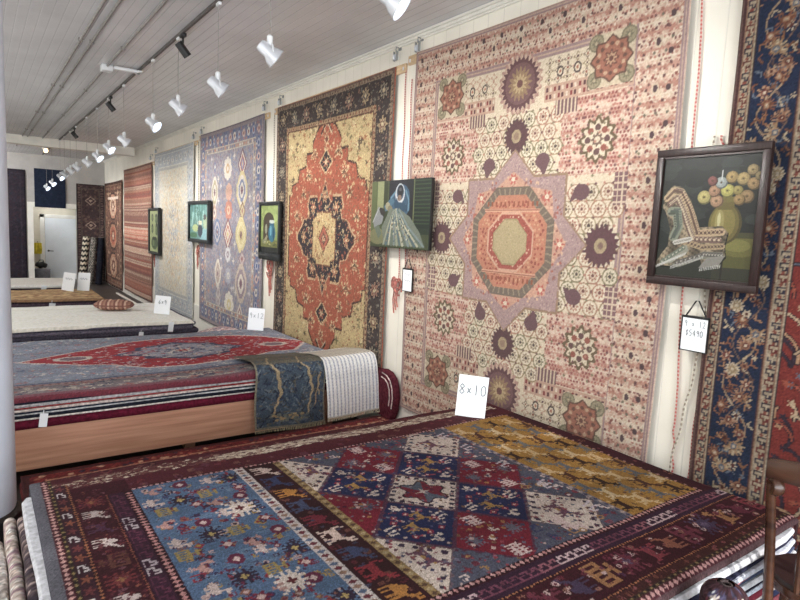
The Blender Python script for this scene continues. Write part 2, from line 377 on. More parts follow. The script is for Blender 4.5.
# ------------------------------------------------------------------ rug designs
def rug_beige():
    w, h = 2.5, 3.26
    c = Cv(w, h, 0.006, (214, 178, 156)); cx, cy = w / 2 + 0.02, h / 2
    cream, pink, lilac, plum, red, rust, green, tan = (224, 206, 176), (212, 164, 146), (152, 120, 126), (88, 52, 66), (150, 56, 56), (176, 88, 70), (124, 122, 98), (176, 150, 112)
    # main border: dense small trellis
    c.lattice(0, 0, w, h, .052, [(226, 206, 182), (196, 134, 118), (222, 198, 172), (186, 122, 106)], .024, True, .2)
    c.lattice(.013, .006, w, h, .026, [(146, 82, 80), (212, 186, 160), (160, 92, 84), (206, 162, 142), (196, 136, 120), (226, 206, 182), (186, 112, 100), (214, 178, 156), (116, 68, 74)], .0085)
    c.lattice(.02, .02, w, h, .070, [(96, 54, 62), (132, 62, 60), (104, 98, 86)], .0095)
    for (x, y, v) in c.ring_pts(0.17, 0.27):
        c.ell(x, y, .026, .034, (214, 188, 160)); c.ell(x, y, .015, .022, (70, 48, 62))
    for (x, y, v) in c.ring_pts(0.09, 0.2): c.ell(x, y, .016, .02, (66, 46, 58))
    c.frame(0, .035, lilac); c.frame(.012, .022, (196, 160, 146)); c.frame(.30, .345, lilac); c.frame(.315, .328, (190, 156, 140))
    ix0, ix1, iy0, iy1 = .345, w - .345, .345, h - .345
    c.rect(ix0, iy0, ix1, iy1, cream)
    # pink corner panels and check bands
    for sy in (-1, 1):
        yb = cy + sy * 0.98
        for sx in (-1, 1):
            xa, xb = cx + sx * 0.24, cx + sx * 0.92
            c.rect(min(xa, xb), min(yb, yb + sy * .11), max(xa, xb), max(yb, yb + sy * .11), (196, 150, 130))
            for q in range(2):
                for k in range(20):
                    x = min(xa, xb) + .017 + k * .034
                    c.rect(x - .009, yb + sy * (.03 + q * .05) - .016, x + .009, yb + sy * (.03 + q * .05) + .016, [(134, 40, 48), (84, 44, 56), (226, 206, 180)][(k + q) % 3])
            # big pink panels with rosette
            px0, px1 = cx + sx * 0.40, cx + sx * 0.92; py0, py1 = cy + sy * 0.46, cy + sy * 0.97
            a = (min(px0, px1), min(py0, py1), max(px0, px1), max(py0, py1))
            c.rect(*a, pink)
            c.lattice(*a, 0.05, [(226, 196, 174), (196, 132, 118)], .021, True, .2); c.lattice(*a, 0.025, [(160, 74, 74), (222, 190, 168), (140, 62, 66), (226, 200, 176), (190, 110, 100)], 0.009)
            rx, ry = cx + sx * .69, cy + sy * .68
            c.flower(rx, ry, .145, .155, (96, 80, 58), 12, .1); c.flower(rx, ry, .118, .128, (222, 206, 176), 12, .12)
            for k in range(8):
                c.ell(rx + .072 * math.cos(k * PI / 4), ry + .078 * math.sin(k * PI / 4), .022, .022, [(92, 60, 66), (150, 70, 62)][k % 2])
            c.star(rx, ry, .052, .052, (110, 84, 76), 8, .6); c.ell(rx, ry, .02, .02, cream)
    # trellis of little roundels over the cross-shaped centre
    def inp(x, y):
        dx, dy = abs(x - cx), abs(y - cy)
        return not (dx < .39 and dy < .97 or dx < .92 and dy < .45)
    j = 0; y = cy - .95
    while y < cy + .97:
        x = cx - .95 + (0.0625 if j % 2 else 0)
        while x < cx + .95:
            if not inp(x, y):
                k = RS.randint(4)
                c.ell(x, y, .059, .059, [(150, 128, 94), (166, 122, 98), (126, 122, 88), (172, 116, 98)][k])
                c.ell(x, y, .049, .049, (226, 212, 184)); c.flower(x, y, .038, .038, [(136, 112, 96), (168, 120, 102), (118, 118, 92), (170, 100, 88)][k], 8, .18); c.ell(x, y, .021, .021, [(206, 190, 160), (214, 186, 160)][k % 2]); c.ell(x, y, .012, .012, [(70, 58, 62), (110, 60, 62)][k % 2])
            for (qx, qy) in ((.0625, 0), (-.0312, .054), (.0312, .054)): c.dia(x + qx, y + qy, .012, .012, [(190, 120, 104), (120, 116, 88), (110, 66, 74)][RS.randint(3)])
            x += .125
        y += .108; j += 1
    # top and bottom bands
    for sy in (-1, 1):
        for k in range(24):
            for q in range(3):
                x = cx - .88 + k * .0765; yy = cy + sy * (1.125 + q * .058)
                if abs(x - cx) < .2: continue
                kk = RS.randint(3)
                c.flower(x, yy, .036, .03, [(150, 130, 102), (186, 132, 114), (128, 108, 98)][kk], 4, .25); c.flower(x, yy, .022, .018, cream, 4, .2); c.ell(x, yy, .009, .009, [(90, 56, 64), cream, (150, 70, 60)][kk])
        for sx in (-1, 1):
            for (ox, r) in ((.50, .032), (.36, .03)):
                c.ell(cx + sx * ox, cy + sy * 1.17, r, r * 1.2, (66, 56, 62)); c.ell(cx + sx * ox, cy + sy * 1.17, r * .62, r * .75, cream); c.ell(cx + sx * ox, cy + sy * 1.17, r * .3, r * .35, rust)
            sxx, syy = cx + sx * .75, cy + sy * 1.17
            c.rect(sxx - .16, syy - .165, sxx + .16, syy + .16, (206, 188, 156))
            for ax in (-1, 1):
                for ay in (-1, 1): c.ell(sxx + ax * .115, syy + ay * .115, .055, .055, (112, 108, 86)); c.ell(sxx + ax * .115, syy + ay * .115, .045, .045, (146, 138, 108)); c.flower(sxx + ax * .115, syy + ay * .115, .032, .032, (104, 102, 82), 8, .25); c.ell(sxx + ax * .115, syy + ay * .115, .011, .011, (176, 160, 126))
            c.star(sxx, syy, .158, .15, (92, 60, 54), 8, .80); c.star(sxx, syy, .142, .135, (158, 88, 70), 8, .80)
            for k in range(16):
                a = k * PI / 8; c.ell(sxx + .095 * math.cos(a), syy + .09 * math.sin(a), .014, .014, [(96, 58, 54), (196, 150, 116)][k % 2])
            c.flower(sxx, syy, .06, .06, (104, 56, 54), 8, .2); c.flower(sxx, syy, .042, .042, (186, 140, 106), 8, .25); c.ell(sxx, syy, .016, .016, (96, 52, 52))
        # great plum rosette
        yy = cy + sy * 1.15
        c.flower(cx, yy, .215, .225, (176, 128, 118), 24, .05); c.flower(cx, yy, .2, .21, (206, 170, 148), 28, .06); c.flower(cx, yy, .185, .195, plum, 26, .07)
        c.ell(cx, yy, .14, .148, (112, 74, 82)); c.flower(cx, yy, .115, .125, (150, 116, 84), 16, .16); c.flower(cx, yy, .07, .075, (196, 166, 116), 12, .2); c.ell(cx, yy, .028, .03, (110, 64, 66))
        # small plum rosettes and drops
        for (ox, oy, r) in ((0, .775, .125), ):
            c.flower(cx + ox, cy + sy * oy, r, r * 1.05, (78, 48, 60), 20, .1); c.ell(cx + ox, cy + sy * oy, r * .36, r * .4, (168, 146, 108)); c.ell(cx + ox, cy + sy * oy, r * .2, r * .22, (140, 110, 92))
        for sx in (-1, 1):
            for (ox, oy) in ((.26, .565), (.60, .335)):
                X, Y = cx + sx * ox, cy + sy * oy
                c.ell(X, Y + sy * .015, .062, .055, (96, 62, 76)); c.poly([(X - .062, Y + sy * .02), (X + .062, Y + sy * .02), (X + (.02 if ox < .4 else -.09) * sx, Y - sy * (.1 if ox < .4 else .05))], (96, 62, 76))
            X, Y = cx + sx * .88, cy + sy * .36
            c.rect(X - .045, Y - .1, X + .045, Y + .1, (120, 80, 92))
            for k in range(5): c.rect(X - .045, Y - .09 + k * .04, X + .045, Y - .08 + k * .04, (216, 190, 162))
            for k in range(2): c.rect(X - .02 + k * .034, Y - .1, X - .012 + k * .034, Y + .1, (216, 190, 162))
            X, Y = cx + sx * .43, cy + sy * .93
            c.rect(X - .09, Y - .05, X + .09, Y + .05, (110, 74, 84))
            for k in range(6): c.rect(X - .085 + k * .03, Y - .05, X - .075 + k * .03, Y + .05, (214, 190, 160))
    for sx in (-1, 1):
        X = cx + sx * .775
        c.flower(X, cy, .135, .145, (84, 50, 64), 20, .1); c.ell(X, cy, .045, .05, (168, 146, 108)); c.ell(X, cy, .02, .022, (120, 90, 84))
    # central star and octagon
    c.star(cx, cy, .68, .685, (150, 116, 92), 8, .765); c.star(cx, cy, .66, .665, (166, 132, 136), 8, .765)
    for _ in range(900):
        a, r = RS.uniform(0, 2 * PI), RS.uniform(.46, .64); c.ell(cx + r * math.cos(a), cy + r * math.sin(a), .006, .006, [(186, 154, 152), (140, 104, 116)][RS.randint(2)]) if abs(((a / (2 * PI) * 8 + .5) % 1) - .5) * 2 < (.66 - r) / .17 else None
    q = c.sub(cx - .64, cy - .64, cx + .64, cy + .64)
    def tex(mask_r, cols, r, shape, R):
        a = 0
        for _ in range(int(900 * R * R / .4)):
            x = RS.uniform(-R, R); y = RS.uniform(-R, R)
            if shape(x, y): c.ell(cx + x, cy + y, r, r, cols[RS.randint(len(cols))])
    c.star(cx, cy, .51, .52, (206, 146, 122), 8, .84)
    tex(0, [(222, 172, 140), (176, 84, 76), (150, 90, 88)], .010, lambda x, y: math.hypot(x, y) < .5, .5)
    for k in range(8):
        a = k * PI / 4; c.flower(cx + .455 * math.cos(a), cy + .465 * math.sin(a), .045, .045, (196, 78, 74), 6, .3); c.ell(cx + .455 * math.cos(a), cy + .465 * math.sin(a), .018, .018, cream)
    c.octo(cx, cy, .40, .41, (104, 92, 84), 1.40)
    for k in range(96):
        a = k * 2 * PI / 96; r0, r1 = .345, .40
        f = 1 / max(abs(math.cos(a)), abs(math.sin(a)), (abs(math.cos(a)) + abs(math.sin(a))) / 1.40)
        if k % 2: c.line([(cx + r0 * f * math.cos(a), cy + r0 * f * math.sin(a)), (cx + r1 * f * .98 * math.cos(a), cy + r1 * f * .98 * math.sin(a))], .012, (140, 128, 108))
    c.octo(cx, cy, .338, .348, (196, 112, 86), 1.40)
    c.dots(cx - .32, cy - .33, cx + .32, cy + .33, .034, [(164, 66, 56), (214, 146, 108), (150, 62, 56)], .010, .2, skip=lambda x, y: abs(x - cx) + abs(y - cy) > .44)
    for sy in (-1, 1):
        c.rect(cx - .27, cy + sy * .235 - .012, cx + .27, cy + sy * .235 + .012, (216, 150, 120)); c.rect(cx - .27, cy + sy * .235 - .003, cx + .27, cy + sy * .235 + .003, (130, 56, 52))
        for k in range(12): c.rect(cx - .25 + k * .044, cy + sy * .28 - .018, cx - .232 + k * .044, cy + sy * .28 + .018, (150, 72, 54))
    c.octo(cx, cy, .228, .222, (214, 158, 128), 1.4); c.octo(cx, cy, .212, .206, (170, 66, 60), 1.4)
    c.dots(cx - .2, cy - .19, cx + .2, cy + .19, .026, [(222, 172, 140), (150, 50, 50)], .007, .1, skip=lambda x, y: abs(x - cx) + abs(y - cy) > .29)
    c.octo(cx, cy, .168, .172, (150, 138, 92), 1.36); c.octo(cx, cy, .158, .162, (176, 158, 112), 1.36)
    return c.finish(.06, .02, (190, 168, 142), .22, jag=.0, sat=.74, gain=.9)

def rug_orange():
    w, h = 2.67, 3.3
    c = Cv(w, h, .009, (176, 84, 60)); cx, cy = w / 2 + .03, h / 2
    navy, tan, red, cream = (52, 48, 58), (206, 178, 118), (182, 80, 58), (222, 200, 152)
    # tan spandrels then red lozenge field with stepped edge
    c.rect(.36, .36, w - .36, h - .36, tan)
    for _ in range(330):
        x, y = RS.uniform(.36, w - .36), RS.uniform(.36, h - .36)
        c.flower(x, y, RS.uniform(.02, .05), RS.uniform(.02, .05), [(124, 116, 78), (170, 96, 62), (150, 136, 92), (98, 82, 66), (228, 208, 150)][RS.randint(5)], RS.randint(3, 7), .35)
    for sx in (-1, 1):
        pass
    out = [(.20, 1.25), (.33, 1.10), (.33, .98), (.48, .98), (.48, .84), (.66, .80), (.70, .66), (.86, .62), (.88, .5), (.93, .5)]
    ring = [(0, 1.36)] + out
    P = [(cx + a, cy + b) for a, b in ring] + [(cx + a, cy - b) for a, b in ring[::-1]] + [(cx - a, cy - b) for a, b in ring] + [(cx - a, cy + b) for a, b in ring[::-1]]
    c.poly([(cx + (x - cx) * 1.025, cy + (y - cy) * 1.025) for x, y in P], (74, 50, 48)); c.poly(P, red)
    ins = [(x, y) for x, y in P]
    def inside(x, y):
        x, y = abs(x - cx), abs(y - cy)
        for (a, b) in ring[1:]:
            pass
        return y < np.interp(x, [0, .2, .33, .48, .68, .88, .93], [1.3, 1.2, 1.0, .88, .74, .55, .5]) - .02
    for _ in range(520):
        x, y = cx + RS.uniform(-.95, .95), cy + RS.uniform(-1.3, 1.3)
        if inside(x, y):
            k = RS.randint(5); cc = [(212, 166, 110), (128, 62, 52), (220, 186, 132), (110, 74, 60), (204, 112, 82)][k]
            if k in (0, 2): c.flower(x, y, .026, .026, cc, 5, .3)
            else: c.line([(x, y), (x + RS.uniform(-.05, .05), y + RS.uniform(-.05, .05))], .013, cc)
    for sx in (-1, 1):
        for sy in (-1, 1):
            for (ox, oy) in ((.55, .52), (.28, .98), (.72, .26), (.42, .74)):
                X, Y = cx + sx * ox, cy + sy * oy
                c.flower(X, Y, .07, .075, (226, 196, 142), 6, .3); c.flower(X, Y, .045, .05, (150, 74, 56), 6, .3); c.ell(X, Y, .016, .016, navy)
                c.line([(X - .09, Y - .04), (X, Y), (X + .08, Y - .05)], .012, (96, 88, 66))
    # medallion
    def med(k, colr):
        a = [(0, .62), (.07, .47), (.13, .40), (.17, .40), (.17, .46), (.36, .46), (.40, .36), (.36, .28), (.38, .22), (.50, .20), (.55, .12), (.66, .03)]
        R = [(x * k, y * k) for x, y in a]
        c.poly([(cx + x, cy + y) for x, y in R] + [(cx + x, cy - y) for x, y in R[::-1]] + [(cx - x, cy - y) for x, y in R] + [(cx - x, cy + y) for x, y in R[::-1]], colr)
    med(1.09, (214, 168, 122)); med(1.045, (96, 52, 48)); med(1.02, (44, 42, 54))
    for _ in range(150):
        a = RS.uniform(0, 2 * PI); r = RS.uniform(.2, .6); x, y = r * math.cos(a) * 1.0, r * math.sin(a)
        if abs(x) / .62 + abs(y) / .58 < 1.05 and (abs(x) < .34 or abs(y) < .2): c.flower(cx + x, cy + y, .024, .024, [(196, 160, 112), (120, 130, 120), (176, 84, 66), (214, 188, 140)][RS.randint(4)], 5, .35)
    for (ox, oy) in ((0, .48), (0, -.48), (.52, 0), (-.52, 0), (.28, .36), (-.28, .36), (.28, -.36), (-.28, -.36)):
        c.flower(cx + ox, cy + oy, .07, .08, (206, 158, 108), 6, .3); c.flower(cx + ox, cy + oy, .045, .05, (168, 72, 58), 6, .3); c.ell(cx + ox, cy + oy, .016, .018, cream)
    core = [(-.17, .3), (.17, .3), (.17, .25), (.27, .22), (.27, -.22), (.17, -.25), (.17, -.3), (-.17, -.3), (-.17, -.25), (-.27, -.22), (-.27, .22), (-.17, .25)]
    c.poly([(cx + x * 1.06, cy + y * 1.05) for x, y in core], (120, 70, 56)); c.poly([(cx + x, cy + y) for x, y in core], (214, 180, 116))
    for _ in range(60): c.flower(cx + RS.uniform(-.25, .25), cy + RS.uniform(-.27, .27), .022, .022, [(170, 96, 66), (140, 126, 84), (232, 208, 150)][RS.randint(3)], 5, .35)
    c.dia(cx, cy, .14, .17, (96, 58, 52)); c.dia(cx, cy, .12, .15, (190, 90, 70)); c.flower(cx, cy, .065, .07, (70, 56, 60), 8, .2); c.flower(cx, cy, .045, .048, (206, 160, 120), 8, .25); c.ell(cx, cy, .014, .014, red)
    for sy in (-1, 1):   # pendants
        Y = cy + sy * .87
        c.poly([(cx, Y + .15), (cx + .1, Y + .06), (cx + .16, Y), (cx + .1, Y - .06), (cx, Y - .14), (cx - .1, Y - .06), (cx - .16, Y), (cx - .1, Y + .06)], (220, 186, 134))
        c.poly([(cx, Y + .13), (cx + .085, Y + .05), (cx + .14, Y), (cx + .085, Y - .05), (cx, Y - .12), (cx - .085, Y - .05), (cx - .14, Y), (cx - .085, Y + .05)], (46, 44, 54))
        c.flower(cx, Y, .075, .06, (184, 96, 74), 6, .3); c.flower(cx, Y, .04, .035, cream, 6, .3)
        c.line([(cx - .12, cy + sy * 1.20), (cx, cy + sy * 1.34), (cx + .12, cy + sy * 1.20)], .035, (60, 44, 46)); c.line([(cx - .12, cy + sy * 1.18), (cx, cy + sy * 1.3), (cx + .12, cy + sy * 1.18)], .015, (224, 190, 150))
        c.flower(cx, cy + sy * 1.12, .07, .08, (220, 180, 130), 8, .3); c.ell(cx, cy + sy * 1.12, .03, .035, (120, 60, 52))
    # borders
    c.frame(0, .36, (60, 54, 58)); c.frame(0, .02, (110, 84, 78)); c.frame(.02, .055, (150, 128, 104)); c.frame(.055, .062, (60, 44, 48)); c.frame(.30, .35, (168, 136, 100)); c.frame(.345, .362, (92, 58, 50)); c.frame(.294, .302, (56, 44, 46))
    for (x, y, v) in c.ring_pts(.037, .055): c.ell(x, y, .012, .012, (96, 62, 56))
    for (x, y, v) in c.ring_pts(.325, .06): c.ell(x, y, .014, .014, (116, 62, 52))
    k = 0
    for (x, y, v) in c.ring_pts(.18, .075):
        ox, oy = (RS.uniform(-.02, .02), RS.choice((-.07, .07)))
        if v: ox, oy = oy, ox
        c.flower(x + ox, y + oy, .028, .028, [(150, 128, 104), (140, 96, 82), (120, 116, 104), (176, 152, 116)][RS.randint(4)], 5, .35)
    for i, (x, y, v) in enumerate(c.ring_pts(.18, .31)):
        c.flower(x, y, .10, .10, (38, 34, 44), 8, .12); c.flower(x, y, .085, .085, [(172, 146, 108), (150, 140, 118), (164, 118, 96)][i % 3], 8, .2); c.flower(x, y, .055, .055, [(110, 64, 58), (70, 66, 74)][i % 2], 8, .25); c.ell(x, y, .022, .022, (206, 184, 140))
    for _ in range(5200):
        x, y = RS.uniform(.02, w - .02), RS.uniform(.02, h - .02); b_ = min(x, y, w - x, h - y) < .3
        c.flower(x, y, RS.uniform(.007, .014), RS.uniform(.007, .014), ([(150, 134, 112), (70, 60, 62), (130, 100, 86), (110, 112, 108)] if b_ else [(214, 176, 124), (150, 70, 56), (120, 104, 76), (196, 120, 88), (92, 66, 60)])[RS.randint(4)], 4, .3)
    return c.finish(.10, .03, (168, 146, 120), .15, jag=.35, sat=.72, gain=.92)

def rug_lavender():
    w, h = 2.85, 3.25
    c = Cv(w, h, .012, (148, 142, 152)); H2 = h
    blue, mauve, cream, peach, yel, grey = (106, 122, 156), (150, 132, 142), (214, 204, 188), (200, 154, 132), (212, 194, 140), (150, 150, 152)
    c.dots(.36, .36, w - .36, h - .36, .06, [(132, 134, 154), (166, 150, 152), (140, 124, 138), (170, 162, 160), (122, 132, 158)], .022, .4)
    def ov(x, y, rx, ry, cols):
        for k, cc in enumerate(cols):
            f = 1 - k / len(cols); c.octo(x, y, rx * f, ry * f, cc, 1.3)
        c.flower(x, y, rx * .28, ry * .28, (124, 90, 104), 8, .3)
    def ros(x, y, r, cc, c2):
        for k in range(8): c.ell(x + r * .66 * math.cos(k * PI / 4), y + r * .66 * math.sin(k * PI / 4), r * .32, r * .32, cc)
        c.ell(x, y, r * .42, r * .42, c2); c.ell(x, y, r * .2, r * .2, cc)
    def di(x, y, rx, ry, cols):
        for k, cc in enumerate(cols):
            f = 1 - k / len(cols); c.dia(x, y, rx * f, ry * f, cc)
    Y = lambda yy: 10.76 - yy
    Z = lambda z: z - .29
    ov(Y(9.95), Z(2.53), .17, .26, [cream, (176, 164, 132), cream, (160, 150, 130)])
    ros(Y(9.33), Z(2.89), .19, cream, (196, 160, 120))
    di(Y(8.70), Z(2.92), .19, .24, [(118, 84, 96), cream, (172, 96, 88), (128, 140, 170), (206, 170, 150)])
    ov(Y(8.71), Z(2.53), .22, .28, [yel, cream, (120, 130, 164), cream, (128, 104, 124)])
    ros(Y(9.27), Z(2.52), .15, (206, 160, 140), peach); ros(Y(9.27), Z(2.24), .17, (196, 128, 108), (214, 180, 150))
    di(Y(8.68), Z(2.22), .13, .16, [(150, 120, 96), (206, 190, 150), (170, 130, 110)])
    di(Y(9.29), Z(1.86), .22, .27, [(134, 84, 90), cream, (190, 120, 108), cream, yel])
    ov(Y(8.72), Z(1.86), .22, .27, [yel, (222, 210, 160), yel, (196, 170, 110)])
    ov(Y(9.8), Z(1.88), .18, .22, [blue, (184, 176, 178), blue, cream])
    ros(Y(9.28), Z(1.54), .13, (206, 204, 206), mauve); di(Y(8.66), Z(1.5), .17, .15, [mauve, (196, 176, 170), (160, 110, 112)])
    ov(Y(8.69), Z(1.12), .24, .3, [(196, 178, 160), mauve, cream, (140, 110, 120)])
    ov(Y(9.75), Z(1.2), .16, .24, [cream, (180, 160, 150), (196, 182, 170)]); ros(Y(9.25), Z(1.2), .14, (166, 166, 178), cream)
    di(Y(9.72), Z(.8), .12, .24, [(206, 196, 184), mauve, cream]); ros(Y(9.2), Z(.74), .22, (222, 214, 196), yel)
    di(Y(8.72), Z(.66), .12, .15, [cream, (150, 120, 124), cream]); ov(Y(9.95), Z(2.2), .1, .12, [peach, cream, mauve]); di(Y(9.95), Z(2.95), .11, .16, [mauve, blue, cream])
    for _ in range(70):
        x, y = RS.uniform(.42, w - .42), RS.uniform(.42, h - .42)
        q = c.sub(x - .03, y - .03, x + .03, y + .03)
        if q is not None and q[2].std() < 14: c.star(x, y, .06, .07, [cream, (196, 150, 134), (126, 138, 168), (206, 198, 196)][RS.randint(4)], 4, .35)
    c.frame(0, .36, (122, 124, 146)); c.frame(0, .02, (108, 100, 108)); c.frame(.02, .06, (156, 140, 142)); c.frame(.29, .36, (164, 146, 138)); c.frame(.35, .362, (206, 196, 170)); c.frame(.285, .295, (206, 192, 168))
    for (x, y, v) in c.ring_pts(.325, .08): c.dia(x, y, .028, .028, [(196, 130, 112), (116, 122, 150), cream][RS.randint(3)])
    for i, (x, y, v) in enumerate(c.ring_pts(.175, .2)):
        c.flower(x, y, .095, .095, [(90, 108, 152), (146, 120, 136), (84, 102, 150)][i % 3], 4, .25); c.ell(x, y, .055, .06, [(170, 172, 186), (206, 176, 160), cream][i % 3]); c.ell(x, y, .025, .03, [(74, 86, 126), (150, 96, 96)][i % 2])
    for (x, y, v) in c.ring_pts(.175, .067):
        o = RS.choice((-.085, .085)); c.dia(x + (o if v else 0), y + (0 if v else o), .025, .025, [(206, 190, 170), (180, 120, 110), (96, 106, 146)][RS.randint(3)])
    return c.finish(.06, .03, (168, 164, 168), .12, jag=.25, sat=.85, gain=.95)

def rug_pale():
    w, h = 2.85, 3.27
    c = Cv(w, h, .016, (206, 198, 178)); cx, cy = w / 2, h / 2
    c.dots(.4, .4, w - .4, h - .4, .07, [(196, 186, 166), (214, 200, 164), (186, 184, 178), (208, 178, 146), (190, 190, 190)], .024, .4)
    for (rx, ry, cc) in ((.85, 1.25, (216, 192, 150)), (.62, .95, (212, 178, 138)), (.42, .62, (176, 180, 186))):
        n = int(rx * ry * 520)
        for _ in range(n):
            a, r = RS.uniform(0, 2 * PI), math.sqrt(RS.uniform(0, 1)); c.flower(cx + rx * r * math.cos(a), cy + ry * r * math.sin(a), .03, .03, np.array(cc) * RS.uniform(.88, 1.1), 5, .3)
    for _ in range(60):
        a, r = RS.uniform(0, 2 * PI), math.sqrt(RS.uniform(0, 1)); c.ell(cx + .3 * r * math.cos(a), cy + .5 * r * math.sin(a), .028, .028, [(146, 156, 170), (222, 206, 176)][RS.randint(2)])
    c.frame(0, .40, (166, 172, 180)); c.frame(0, .05, (150, 158, 170)); c.frame(.33, .40, (184, 180, 170)); c.frame(.06, .075, (206, 202, 192)); c.frame(.32, .335, (206, 202, 192))
    for (x, y, v) in c.ring_pts(.2, .06):
        o = RS.uniform(-.1, .1); c.flower(x + (o if v else 0), y + (0 if v else o), .035, .035, [(136, 148, 166), (204, 200, 190), (186, 168, 150), (150, 156, 166)][RS.randint(4)], 5, .35)
    for (x, y, v) in c.ring_pts(.2, .3): c.flower(x, y, .09, .09, (206, 200, 186), 8, .2); c.flower(x, y, .055, .055, (140, 152, 172), 8, .2); c.ell(x, y, .02, .02, (206, 180, 150))
    for (x, y, v) in c.ring_pts(.365, .08): c.ell(x, y, .02, .02, (150, 154, 160))
    for (x, y, v) in c.ring_pts(.025, .08): c.ell(x, y, .014, .014, (196, 196, 192))
    return c.finish(.05, .02, sat=.62, jag=.2)

def rug_banded():
    w, h = 3.1, 3.2
    c = Cv(w, h, .018, (150, 96, 84)); y = 0.0; i = 0
    pal = [(150, 92, 78), (196, 158, 132), (168, 84, 68), (126, 84, 78), (206, 178, 150), (176, 120, 96), (140, 78, 70), (196, 128, 104)]
    while y < h:
        hh = [.03, .11, .02, .15, .04, .085, .02][i % 7]; cc = pal[(i * 3 + RS.randint(2)) % len(pal)]
        c.rect(0, y, w, y + hh, cc)
        if hh > .08:
            n = int(w / (hh * .9)); c2 = pal[(i * 3 + 4) % len(pal)]; c3 = pal[(i * 3 + 1) % len(pal)]
            for k in range(n):
                x = (k + .5) * w / n; c.dia(x, y + hh / 2, hh * .42, hh * .46, c2); c.dia(x, y + hh / 2, hh * .2, hh * .24, c3)
        elif hh > .04:
            for k in range(int(w / .07)): c.rect(k * .07, y + .012, k * .07 + .035, y + hh - .012, pal[(i + 4) % len(pal)])
        y += hh; i += 1
    for yy, cc in ((1.42, (204, 96, 74)), (1.55, (214, 110, 84))):
        c.rect(0, yy, w, yy + .11, cc)
        for k in range(22): c.dia((k + .5) * w / 22, yy + .055, .05, .05, (222, 184, 156))
    c.frame(0, .05, (128, 88, 82))
    return c.finish(.08, .04, (176, 148, 134), .10, jag=.2, sat=.7, gain=.94)

def rug_brown():
    w, h = 2.6, 3.05
    c = Cv(w, h, .018, (98, 66, 56)); cx = w / 2
    c.dots(.05, .05, w - .05, h - .05, .075, [(126, 82, 66), (70, 48, 46), (146, 110, 88), (84, 56, 50)], .026, .4)
    c.frame(.3, .34, (176, 144, 116)); c.frame(.08, .1, (150, 118, 98)); c.frame(0, .06, (66, 46, 44)); c.frame(.24, .255, (60, 42, 42))
    for (x, y, v) in c.ring_pts(.18, .17): c.flower(x, y, .06, .06, [(150, 104, 80), (122, 64, 54), (176, 148, 120)][RS.randint(3)], 6, .3)
    for k, yy in enumerate((.62, 1.5, 2.35)):
        c.octo(cx, yy, .62, .40, (52, 38, 40)); c.octo(cx, yy, .54, .34, (170, 120, 94)); c.octo(cx, yy, .40, .26, [(206, 176, 148), (176, 92, 70), (196, 160, 130)][2 - k]); c.star(cx, yy, .34, .24, (98, 48, 44), 8, .6); c.flower(cx, yy, .16, .13, (216, 192, 164), 6, .3)
        for sx in (-1, 1): c.star(cx + sx * .72, yy + .36, .14, .12, (186, 152, 124), 4, .4)
    c.rect(.5, h - .5, w - .5, h - .42, (214, 196, 178))
    for _ in range(900): c.flower(RS.uniform(0, w), RS.uniform(0, h), .022, .022, [(150, 112, 90), (66, 44, 42), (122, 84, 70)][RS.randint(3)], 4, .3)
    return c.finish(.12, .04, (150, 122, 106), .15, sat=.8)

